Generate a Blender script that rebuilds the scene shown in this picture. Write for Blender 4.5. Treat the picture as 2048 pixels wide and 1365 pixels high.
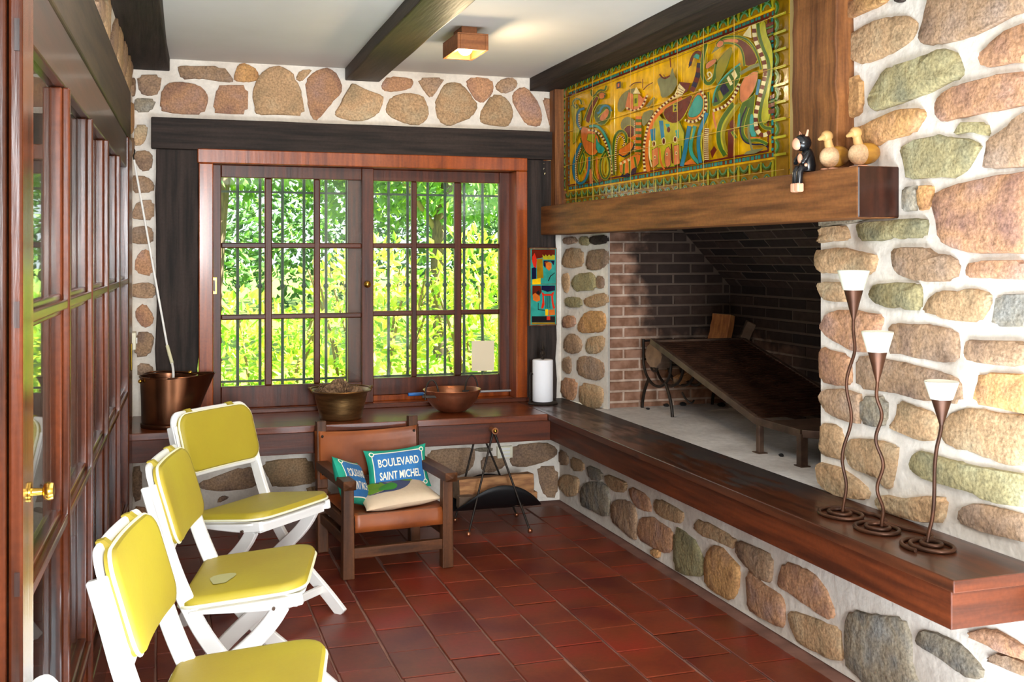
import bpy, bmesh, math, random
from mathutils import Vector, Matrix, noise
from math import sin, cos, pi, radians, sqrt
SC = bpy.context.scene
for o in list(bpy.data.objects): bpy.data.objects.remove(o)
RND = random.Random(7)

# ------------------------------------------------------------------ camera, sky, sun, lights, exposure
F_PX, TH, HC, CYP = 2160.0, math.atan(699/2160.0), 1.4, 512.0
S_, C_ = sin(TH), cos(TH)
cam = bpy.data.cameras.new('camera'); CAM = bpy.data.objects.new('camera', cam); SC.collection.objects.link(CAM)
cam.sensor_width = 36; cam.lens = 36*F_PX/2048; cam.shift_y = -(682.5-CYP)/2048; cam.clip_start = .05
CAM.location = (0, 0, HC); CAM.rotation_euler = (pi/2, 0, -TH); SC.camera = CAM
SC.view_settings.view_transform = 'Standard'; SC.view_settings.look = 'None'
SC.view_settings.gamma = 1; SC.view_settings.use_curve_mapping = False
SC.view_settings.exposure = 0.2
W = bpy.data.worlds.new('sky'); SC.world = W; W.use_nodes = True
wn = W.node_tree.nodes; bg = wn['Background']
bg.inputs[0].default_value = (.80, .92, 1.0, 1); bg.inputs[1].default_value = 2.2
def lamp(kind, name, loc, energy, col=(1, 1, 1), size=.2, target=None, size_y=None):
    l = bpy.data.lights.new(name, kind); l.energy = energy; l.color = col
    o = bpy.data.objects.new(name, l); SC.collection.objects.link(o); o.location = loc
    if kind == 'AREA':
        l.size = size
        if size_y: l.shape = 'RECTANGLE'; l.size_y = size_y
    elif kind == 'POINT': l.shadow_soft_size = size
    if target is not None:
        d = Vector(target)-Vector(loc); o.rotation_euler = d.to_track_quat('-Z', 'Y').to_euler()
    return o
SUN = lamp('SUN', 'sun', (6, 8, 8), 40.0, (1, .95, .82), target=None)
SUN.data.angle = radians(.6); SUN.rotation_euler = (radians(14), radians(42), 0)
lamp('AREA', 'window_daylight_behind', (.06, -4.2, 1.75), 390, (.92, .97, 1), .9, (.9, 4, 1.35), 1.15)
lamp('AREA', 'floor_fill_light', (1.0, 1.3, .03), 210, (.78, .91, 1), 1.5, (1.05, 1.3, 3), 2.3)  # added unseen fill at floor level, aimed up to brighten ceiling and undersides
lamp('AREA', 'ceiling_fill_light', (.6, 1.9, 2.395), 30, (.94, .97, 1), 1.0, (.6, 1.9, 0), 2.2)  # added unseen fill under the ceiling, lights seats, floor and bench from above
lamp('AREA', 'camera_flash', (.2, -.05, 1.42), 10, (1, .98, .95), .10, (1.35, 3.8, 1.0), .07)
lamp('POINT', 'ceiling_lamp_bulb', (1.285, 4.64, 2.24), 12, (1, .77, .48), .035)

# ------------------------------------------------------------------ pixel -> plane helpers (2048x1365 frame)
def ray(px, py):
    a = (px-1024)/F_PX
    return Vector((S_+C_*a, C_-S_*a, -(py-CYP)/F_PX))
ORG = Vector((0, 0, HC))
def on_z(px, py, z): d = ray(px, py); return ORG + d*((z-HC)/d.z)
def on_y(px, py, y): d = ray(px, py); return ORG + d*(y/d.y)
def on_x(px, py, x): d = ray(px, py); return ORG + d*(x/d.x)
LC, LM = -.3047, .0275
def LW(n, y, z): return Vector((LC+LM*y+n, y, z))
def on_l(px, py): d = ray(px, py); return ORG + d*(LC/(d.x-LM*d.y))
def on_pier(px, py):                       # pier plane: x = 2.175 at y 5.81, 2.25 at y 5.30
    d = ray(px, py); k = (2.25-2.175)/(5.30-5.81); b = 2.175-k*5.81
    return ORG + d*(b/(d.x-k*d.y))

# ------------------------------------------------------------------ materials
def lin(c):
    return tuple(((v/255)/12.92 if v/255 <= .04045 else ((v/255+.055)/1.055)**2.4) for v in c)
MATS = {}
def mat(name, c1, c2=None, scale=4, stretch=(1, 1, 1), rough=.6, metal=0, bump=0, bscale=30, speck=0, speck_scale=120,
        rand=0, c3=None, spec=.5, coat=0, detail=6, contrast=(.35, .65), emit=0, transl=0):
    if name in MATS: return MATS[name]
    m = bpy.data.materials.new(name); MATS[name] = m; m.use_nodes = True
    nt = m.node_tree; N = nt.nodes; L = nt.links; b = N['Principled BSDF']
    b.inputs['Roughness'].default_value = rough; b.inputs['Metallic'].default_value = metal
    b.inputs['Specular IOR Level'].default_value = spec; b.inputs['Coat Weight'].default_value = coat
    b.inputs['Coat Roughness'].default_value = .12
    a1 = lin(c1)+(1,); b.inputs['Base Color'].default_value = a1
    geo = N.new('ShaderNodeNewGeometry'); mp = N.new('ShaderNodeMapping'); L.new(geo.outputs['Position'], mp.inputs[0])
    mp.inputs['Scale'].default_value = stretch
    out = None
    if c2:
        n1 = N.new('ShaderNodeTexNoise'); L.new(mp.outputs[0], n1.inputs['Vector'])
        n1.inputs['Scale'].default_value = scale; n1.inputs['Detail'].default_value = detail
        cr = N.new('ShaderNodeValToRGB'); L.new(n1.outputs['Fac'], cr.inputs[0])
        cr.color_ramp.elements[0].position = contrast[0]; cr.color_ramp.elements[0].color = a1
        cr.color_ramp.elements[1].position = contrast[1]; cr.color_ramp.elements[1].color = lin(c2)+(1,)
        if c3:
            e = cr.color_ramp.elements.new((contrast[0]+contrast[1])/2); e.color = lin(c3)+(1,)
        out = cr.outputs[0]
    if speck:
        n2 = N.new('ShaderNodeTexNoise'); L.new(geo.outputs['Position'], n2.inputs['Vector'])
        n2.inputs['Scale'].default_value = speck_scale; n2.inputs['Detail'].default_value = 4
        mr = N.new('ShaderNodeMapRange'); L.new(n2.outputs['Fac'], mr.inputs[0])
        mr.inputs[1].default_value = .3; mr.inputs[2].default_value = .7
        mr.inputs[3].default_value = 1-speck; mr.inputs[4].default_value = 1+speck
        mx = N.new('ShaderNodeMix'); mx.data_type = 'RGBA'; mx.blend_type = 'MULTIPLY'; mx.inputs[0].default_value = 1
        if out: L.new(out, mx.inputs[6])
        else: mx.inputs[6].default_value = a1
        L.new(mr.outputs[0], mx.inputs[7]); out = mx.outputs[2]
    if rand:
        oi = N.new('ShaderNodeObjectInfo'); hs = N.new('ShaderNodeHueSaturation')
        mr2 = N.new('ShaderNodeMapRange'); L.new(oi.outputs['Random'], mr2.inputs[0])
        mr2.inputs[3].default_value = 1-rand; mr2.inputs[4].default_value = 1+rand
        L.new(mr2.outputs[0], hs.inputs['Value'])
        if out: L.new(out, hs.inputs['Color'])
        else: hs.inputs['Color'].default_value = a1
        out = hs.outputs[0]
    if out: L.new(out, b.inputs['Base Color'])
    if bump:
        n3 = N.new('ShaderNodeTexNoise'); L.new(mp.outputs[0], n3.inputs['Vector'])
        n3.inputs['Scale'].default_value = bscale; n3.inputs['Detail'].default_value = 5
        bp = N.new('ShaderNodeBump'); bp.inputs['Strength'].default_value = bump; bp.inputs['Distance'].default_value = .01
        L.new(n3.outputs['Fac'], bp.inputs['Height']); L.new(bp.outputs[0], b.inputs['Normal'])
    if emit:
        b.inputs['Emission Color'].default_value = a1; b.inputs['Emission Strength'].default_value = emit
    if transl:
        tr = N.new('ShaderNodeBsdfTranslucent')
        if out: L.new(out, tr.inputs[0])
        else: tr.inputs[0].default_value = a1
        ms = N.new('ShaderNodeMixShader'); ms.inputs[0].default_value = transl
        L.new(b.outputs[0], ms.inputs[1]); L.new(tr.outputs[0], ms.inputs[2]); L.new(ms.outputs[0], N['Material Output'].inputs[0])
    return m
WOODS = dict(dark=((54, 43, 38), (28, 22, 19), .75, 0, .35), red=((156, 74, 22), (112, 48, 14), .28, .25, .05),
             redbrown=((92, 42, 20), (58, 26, 14), .38, .0, .06), bench=((118, 58, 28), (76, 34, 16), .3, .2, .06),
             oak=((140, 88, 46), (88, 50, 24), .62, 0, .3), door=((96, 44, 20), (54, 24, 11), .22, .12, .05), chair=((98, 58, 32), (62, 36, 20), .5, 0, .12),
             plank=((150, 92, 50), (120, 70, 38), .45, 0, .1), deep=((58, 28, 18), (36, 18, 12), .35, .25, .05), head=((62, 46, 31), (38, 27, 18), .55, 0, .15))
def wood(kind, axis='z'):
    c1, c2, r, coat, bm = WOODS[kind]
    st = {'x': (.6, 9, 9), 'y': (9, .6, 9), 'z': (9, 9, .6)}[axis]
    return mat('wood_%s_%s' % (kind, axis), c1, c2, 4, st, r, 0, bm, 9, .12, 90, 0, coat=coat, spec=.3)
STONE = dict(P=((161, 128, 114), (139, 104, 90)), O=((173, 153, 123), (146, 124, 95)), G=((146, 141, 111), (119, 114, 89)),
             N=((153, 130, 112), (126, 103, 88)), B=((136, 134, 128), (109, 108, 105)), S=((171, 130, 96), (140, 98, 67)), D=((69, 58, 52), (42, 34, 30)))
for k, (a, b_) in STONE.items():
    mat('stone_'+k, a, b_, 7, rough=.85, bump=.9, bscale=30, speck=.34, speck_scale=110, rand=.14, spec=.25, c3={'P': (178, 134, 100), 'O': (178, 144, 108), 'G': (150, 138, 100), 'N': (158, 128, 100), 'B': (142, 130, 110), 'S': (186, 142, 92), 'D': (60, 50, 44)}[k], contrast=(.3, .7))
MORTAR = mat('mortar', (228, 221, 210), (210, 200, 188), 5, rough=.9, bump=.5, bscale=26, speck=.06, speck_scale=60, spec=.2)
PLASTER = mat('ceiling_plaster', (218, 213, 206), (207, 201, 192), 1.2, rough=.85, bump=.05, bscale=12, spec=.2)
TILE = mat('terracotta_tile', (124, 42, 26), (94, 32, 22), 3.2, rough=.36, bump=.05, bscale=14, speck=.1, speck_scale=60, rand=.2, c3=(112, 48, 26), spec=.28)
GROUT = mat('floor_grout', (146, 102, 86), (116, 78, 64), 8, rough=.8)
WHITE = mat('white_paint', (236, 234, 230), rough=.4)
YELLOW = mat('yellow_vinyl', (170, 152, 38), (160, 138, 40), 2.5, rough=.55, bump=.06, bscale=70)
PIPING = mat('white_piping', (240, 236, 200), rough=.5)
BRASS = mat('brass', (200, 160, 70), rough=.25, metal=1)
IRON = mat('black_iron', (38, 33, 30), (52, 42, 34), 20, rough=.5, metal=.6, bump=.15, bscale=60)
RUST = mat('rusty_iron', (104, 80, 64), (70, 50, 40), 14, rough=.5, metal=.55)
GRILLE = mat('grey_green_iron', (66, 80, 70), rough=.6)
COPPER = mat('aged_copper', (204, 136, 100), (150, 98, 70), 8, rough=.36, metal=.9, bump=.12, bscale=30)
BRONZE = mat('aged_brass', (156, 120, 76), (112, 84, 52), 8, (1, 1, 6), rough=.38, metal=.9, bump=.1, bscale=20)
SCUT = mat('dark_copper', (128, 84, 58), (84, 54, 38), 5, rough=.27, metal=.95)
LEATHER = mat('tan_leather', (158, 84, 38), (120, 60, 28), 5, rough=.42, bump=.1, bscale=30)
def glass_mat(name, tint, refl=1.0):
    m = bpy.data.materials.new(name); m.use_nodes = True; N = m.node_tree.nodes; L = m.node_tree.links
    N.remove(N['Principled BSDF'])
    t = N.new('ShaderNodeBsdfTransparent'); t.inputs[0].default_value = tint+(1,)
    g = N.new('ShaderNodeBsdfGlossy'); g.inputs['Roughness'].default_value = .015
    fr = N.new('ShaderNodeFresnel'); fr.inputs[0].default_value = 1.5
    mu = N.new('ShaderNodeMath'); mu.operation = 'MULTIPLY'; mu.use_clamp = True; mu.inputs[1].default_value = refl; L.new(fr.outputs[0], mu.inputs[0])
    mx = N.new('ShaderNodeMixShader'); L.new(mu.outputs[0], mx.inputs[0]); L.new(t.outputs[0], mx.inputs[1]); L.new(g.outputs[0], mx.inputs[2])
    L.new(mx.outputs[0], N['Material Output'].inputs[0]); MATS[name] = m; return m
GLASS = glass_mat('window_glass', (.97, .985, .97), .5); DGLASS = glass_mat('door_glass', (.9, .92, .88), .8)

# ------------------------------------------------------------------ mesh builder
class MB:
    def __init__(s): s.v = []; s.f = []; s.m = []; s.cur = 0
    def add(s, vs, fs):
        o = len(s.v); s.v += [tuple(p) for p in vs]
        for f in fs: s.f.append(tuple(o+i for i in f)); s.m.append(s.cur)
        return s
    def hexa(s, p):   # 8 corners: bottom loop 4, top loop 4
        return s.add(p, [(3, 2, 1, 0), (4, 5, 6, 7), (0, 1, 5, 4), (1, 2, 6, 5), (2, 3, 7, 6), (3, 0, 4, 7)])
    def box(s, x0, x1, y0, y1, z0, z1):
        return s.hexa([(x0, y0, z0), (x1, y0, z0), (x1, y1, z0), (x0, y1, z0), (x0, y0, z1), (x1, y0, z1), (x1, y1, z1), (x0, y1, z1)])
    def lbox(s, n0, n1, y0, y1, z0, z1):   # box along the left wall
        return s.hexa([LW(n0, y0, z0), LW(n1, y0, z0), LW(n1, y1, z0), LW(n0, y1, z0), LW(n0, y0, z1), LW(n1, y0, z1), LW(n1, y1, z1), LW(n0, y1, z1)])
    def bar(s, p, q, w, h, up=(0, 0, 1), w2=None, h2=None):
        p = Vector(p); q = Vector(q); d = (q-p).normalized(); u = Vector(up)
        r = d.cross(u)
        if r.length < 1e-4: r = d.cross(Vector((0, 1, 0)))
        r.normalize(); u = r.cross(d).normalized(); w2 = w2 or w; h2 = h2 or h
        c = lambda o, a, b: [o-r*a-u*b, o+r*a-u*b, o+r*a+u*b, o-r*a+u*b]
        return s.add(c(p, w/2, h/2)+c(q, w2/2, h2/2), [(3, 2, 1, 0), (4, 5, 6, 7), (0, 1, 5, 4), (1, 2, 6, 5), (2, 3, 7, 6), (3, 0, 4, 7)])
    def tube(s, pts, r, n=8, closed=False, r2=None):
        P = [Vector(p) for p in pts]; k = len(P); rings = []; prev = None
        for i, p in enumerate(P):
            if closed: d = P[(i+1) % k]-P[i-1]
            else: d = P[min(i+1, k-1)]-P[max(i-1, 0)]
            d.normalize()
            if prev is None:
                a = d.cross(Vector((0, 0, 1)))
                if a.length < .1: a = d.cross(Vector((1, 0, 0)))
            else: a = prev-d*prev.dot(d)
            a.normalize(); prev = a; b = d.cross(a)
            rr = r if r2 is None else r+(r2-r)*i/max(1, k-1)
            if isinstance(r, (list, tuple)):
                q = (len(r)-1)*i/max(1, k-1); q0 = min(int(q), len(r)-2); rr = r[q0]+(r[q0+1]-r[q0])*(q-q0)
            rings.append([p+(a*cos(2*pi*j/n)+b*sin(2*pi*j/n))*rr for j in range(n)])
        vs = [q for g in rings for q in g]; fs = []
        for i in range(k if closed else k-1):
            for j in range(n):
                i2 = (i+1) % k; fs.append((i*n+j, i*n+(j+1) % n, i2*n+(j+1) % n, i2*n+j))
        if not closed: fs += [tuple(range(n-1, -1, -1)), tuple((k-1)*n+j for j in range(n))]
        return s.add(vs, fs)
    def lathe(s, prof, c=(0, 0, 0), n=28, fn=None):
        vs = []; fs = []; k = len(prof)
        for r, z in prof:
            for j in range(n):
                a = 2*pi*j/n; v = Vector((r*cos(a), r*sin(a), z))
                if fn: v = fn(v, a)
                vs.append(Vector(c)+v)
        for i in range(k-1):
            for j in range(n): fs.append((i*n+j, i*n+(j+1) % n, (i+1)*n+(j+1) % n, (i+1)*n+j))
        if prof[0][0] > 1e-5: fs.append(tuple(range(n-1, -1, -1)))
        if prof[-1][0] > 1e-5: fs.append(tuple((k-1)*n+j for j in range(n)))
        return s.add(vs, fs)
    def ball(s, c, r, n=12, m=8, sc=(1, 1, 1)):
        c = Vector(c); pr = [(max(1e-6, r*sin(pi*i/m)), -r*cos(pi*i/m)) for i in range(m+1)]
        return s.lathe(pr, c, n, lambda v, a: Vector((v.x*sc[0], v.y*sc[1], v.z*sc[2])))
    def prism(s, poly, off):   # polygon of 3D points extruded by vector
        off = Vector(off); n = len(poly); P = [Vector(p) for p in poly]
        nv = Vector((0, 0, 0))
        for i in range(n): nv += P[i].cross(P[(i+1) % n])
        if nv.dot(off) < 0: P.reverse()
        return s.add(P+[p+off for p in P], [tuple(range(n-1, -1, -1)), tuple(range(n, 2*n))]+[(i, (i+1) % n, n+(i+1) % n, n+i) for i in range(n)])
    def build(s, name, mats, parent=None, smooth=False, bevel=0, world=False, kind=None, seg=2):
        me = bpy.data.meshes.new(name)
        vs = s.v
        if world and parent is not None:
            inv = parent.matrix_world_calc().inverted() if hasattr(parent, 'matrix_world_calc') else WM(parent).inverted()
            vs = [tuple(inv @ Vector(p)) for p in vs]
        me.from_pydata(vs, [], s.f); me.update()
        if not isinstance(mats, (list, tuple)): mats = [mats]
        for m in mats: me.materials.append(m)
        if len(mats) > 1: me.polygons.foreach_set('material_index', s.m)
        if smooth: me.polygons.foreach_set('use_smooth', [True]*len(me.polygons))
        o = bpy.data.objects.new(name, me); SC.collection.objects.link(o)
        if parent is not None: o.parent = parent
        if bevel:
            b = o.modifiers.new('bevel', 'BEVEL'); b.width = bevel; b.segments = seg; b.limit_method = 'ANGLE'; b.angle_limit = radians(40)
        if kind: o['kind'] = kind
        if smooth and not bevel:
            try: me.set_sharp_from_angle(angle=radians(50))
            except Exception: pass
        return o
def ends(o, axis, m):      # end grain on the faces across the timber
    o.data.materials.append(m)
    for f in o.data.polygons:
        if abs(f.normal[axis]) > .9: f.material_index = len(o.data.materials)-1
    return o
def WM(o):
    m = Matrix.LocRotScale(o.location, o.rotation_euler, o.scale)
    return WM(o.parent) @ m if o.parent else m
def thing(name, label, cat, loc=(0, 0, 0), rz=0, group=None, rot=None):
    o = bpy.data.objects.new(name, None); SC.collection.objects.link(o); o.empty_display_size = .05
    o.location = loc; o.rotation_euler = rot or (0, 0, rz); o['label'] = label; o['category'] = cat
    if group: o['group'] = group
    return o
def tag(o, label, cat, group=None):
    o['label'] = label; o['category'] = cat
    if group: o['group'] = group
    return o
def copy_tree(o, parent=None):
    c = o.copy(); SC.collection.objects.link(c)
    if parent is not None: c.parent = parent
    for ch in list(o.children): copy_tree(ch, c)
    return c
def chaikin(P, n=1, closed=True):
    for _ in range(n):
        Q = []; k = len(P)
        for i in range(k if closed else k-1):
            a, b = P[i], P[(i+1) % k]; Q += [a*.75+b*.25, a*.25+b*.75]
        if not closed: Q = [P[0]]+Q+[P[-1]]
        P = Q
    return P
def smooth_path(P, n=2): return chaikin([Vector(p) for p in P], n, False)
# ------------------------------------------------------------------ room shell
KS = 'structure'
fl = MB().box(-2.4, 2.3, -4.6, 5.85, -.05, -.006).build('floor', GROUT, kind=KS)
floor_tile_mesh = MB().box(-.0925, .0925, -.1175, .1175, -.006, 0)
tm = floor_tile_mesh.build('tile', TILE, fl, bevel=.004, seg=1)
first = True
cols = [-.2+.1935*k for k in range(-1, 13)]
x0c = .945-.1935*6
for k in range(13):
    xc = x0c+.1935*k+.0968
    for r in range(20):
        y = 5.81-.13-.2415*r-(.115 if k % 2 else 0)
        if y < 1.9 or y > 5.82 or xc > 2.15 or xc < -.3: continue
        o = tm if first else tm.copy()
        if not first: SC.collection.objects.link(o)
        first = False
        o.location = (xc+RND.uniform(-.002, .002), y+RND.uniform(-.003, .003), RND.uniform(-.0008, .0008)); o.rotation_euler = (RND.uniform(-.004, .004), RND.uniform(-.004, .004), RND.uniform(-.008, .008))
# floor nearer than the tiles drawn one by one
m = MB()
for k in range(13):
    xc = x0c+.1935*k+.0968
    for r in range(22):
        y = 5.81-.13-.2415*(r+14)-(.115 if k % 2 else 0)
        if y >= 1.9 or y < -1.4 or xc > 2.15 or xc < -.3: continue
        m.box(xc-.0925, xc+.0925, y-.1175, y+.1175, -.006, 0)
m.build('near_tiles', TILE, fl, kind='stuff')
MB().box(-2.4, 3.2, -4.6, 5.9, 2.41, 2.5).build('ceiling', PLASTER, kind=KS)

wb = MB()
wb.box(-2.4, .14, 5.81, 6.02, 0, 2.41); wb.box(1.98, 2.45, 5.81, 6.02, 0, 2.41)
wb.box(.14, 1.98, 5.81, 6.02, 1.96, 2.41); wb.box(.14, 1.98, 5.81, 6.02, 0, .585)
wb = wb.build('wall_back', MORTAR, kind=KS)
wr = MB()
wr.box(2.166, 2.36, -4.6, 5.82, 0, .447); wr.box(2.19, 2.46, -4.6, 3.26, .447, .586)                 # below the bench
wr.box(2.19, 2.46, -4.6, 3.26, .586, 2.41)              # pillar and the wall nearer
wr.hexa([(2.25, 5.30, .584), (2.268, 5.315, .584), (2.268, 5.82, .584), (2.175, 5.82, .584), (2.25, 5.30, 1.7), (2.268, 5.315, 1.7), (2.268, 5.82, 1.7), (2.175, 5.82, 1.7)])
wr.box(2.195, 2.29, 3.26, 5.82, 1.60, 2.41)              # chimney breast behind the mural
wr = wr.build('wall_right', MORTAR, kind=KS)
wl = MB()
wl.lbox(-.2, 0, 5.21, 5.83, 0, 2.41); wl.lbox(-.2, 0, -4.6, 5.21, 2.10, 2.41)
wl = wl.build('wall_left', MORTAR, kind=KS)
MB().box(-2.4, 2.46, -4.7, -4.6, 0, 2.41).build('wall_front', mat('front_plaster', (150, 136, 120), rough=.9), kind=KS)
# room beyond the glazed door
nb = MB().box(-2.4, -2.3, -4.6, 5.82, 0, 2.41).build('wall_adjoining', mat('adjoining_plaster', (120, 98, 78), rough=.9), kind=KS)

# ------------------------------------------------------------------ stones, each traced on its own wall
ZR = dict(R1=(1648, 0, 5.0925), R2=(1628, 240, 4.876), R3=(1628, 480, 4.876), R4=(1628, 740, 4.876), R5=(1648, 1000, 3.74), R6=(1380, 1040, 4.2),
          R7=(1100, 870, 4.875), R8=(1105, 460, 3.59), B1=(255, 105, 4.551), B2=(655, 115, 4.267), B3=(240, 120, 3.59), B4=(240, 480, 3.41),
          B5=(255, 880, 5.12), B6=(840, 870, 6.827), B7=(140, 0, 4.267), M1=(1120, 150, 5.056), M2=(1230, 90, 4.55), M3=(1400, 0, 4.333), M4=(1400, 180, 6.5))
def pts(reg, s):
    ox, oy, k = ZR[reg]
    return [(ox+float(a)/k, oy+float(b)/k) for a, b in (p.split(',') for p in s.split())]
def stone(wall, P, nrm, code, proud=.014):
    P = [Vector(p) for p in P]; nrm = Vector(nrm).normalized()
    Q = []
    for i in range(len(P)):
        a, b, d = P[i-1], P[i], P[(i+1) % len(P)]; Q += [b.lerp(a, .2), b*.72+a*.14+d*.14, b.lerp(d, .2)]
    P = Q; c = sum(P, Vector())/len(P); P = [c+(p-c)*1.045 for p in P]
    size = sum((p-c).length for p in P)/len(P)
    P = [p+Vector((noise.noise(p*31), noise.noise(p*31+Vector((9, 3, 1))), noise.noise(p*31+Vector((2, 7, 5)))))*min(.006, size*.05) for p in P]
    P = [p-nrm*(p-c).dot(nrm) for p in P]
    n = len(P); a = sum((P[i]-c).cross(P[(i+1) % n]-c).dot(nrm) for i in range(n))
    if a < 0: P.reverse()
    pr = proud*RND.uniform(.7, 1.25)
    rings = [(1.0, -.006), (.985, pr*.55), (.94, pr*.9), (.62, pr*1.12)]
    vs = []; fs = []
    for k, (sc, h) in enumerate(rings):
        for p in P:
            jit = noise.noise(p*23+Vector((k, 0, 0)))*pr*.3 if k > 1 else 0
            vs.append(c+(p-c)*sc+nrm*(h+jit))
    vs.append(c+nrm*pr*1.15)
    for k in range(len(rings)-1):
        for i in range(n): fs.append((k*n+i, k*n+(i+1) % n, (k+1)*n+(i+1) % n, (k+1)*n+i))
    b = (len(rings)-1)*n
    for i in range(n): fs.append((b+i, b+(i+1) % n, len(vs)-1))
    return MB().add(vs, fs).build('stone', MATS['stone_'+code], wall, smooth=True)
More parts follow.
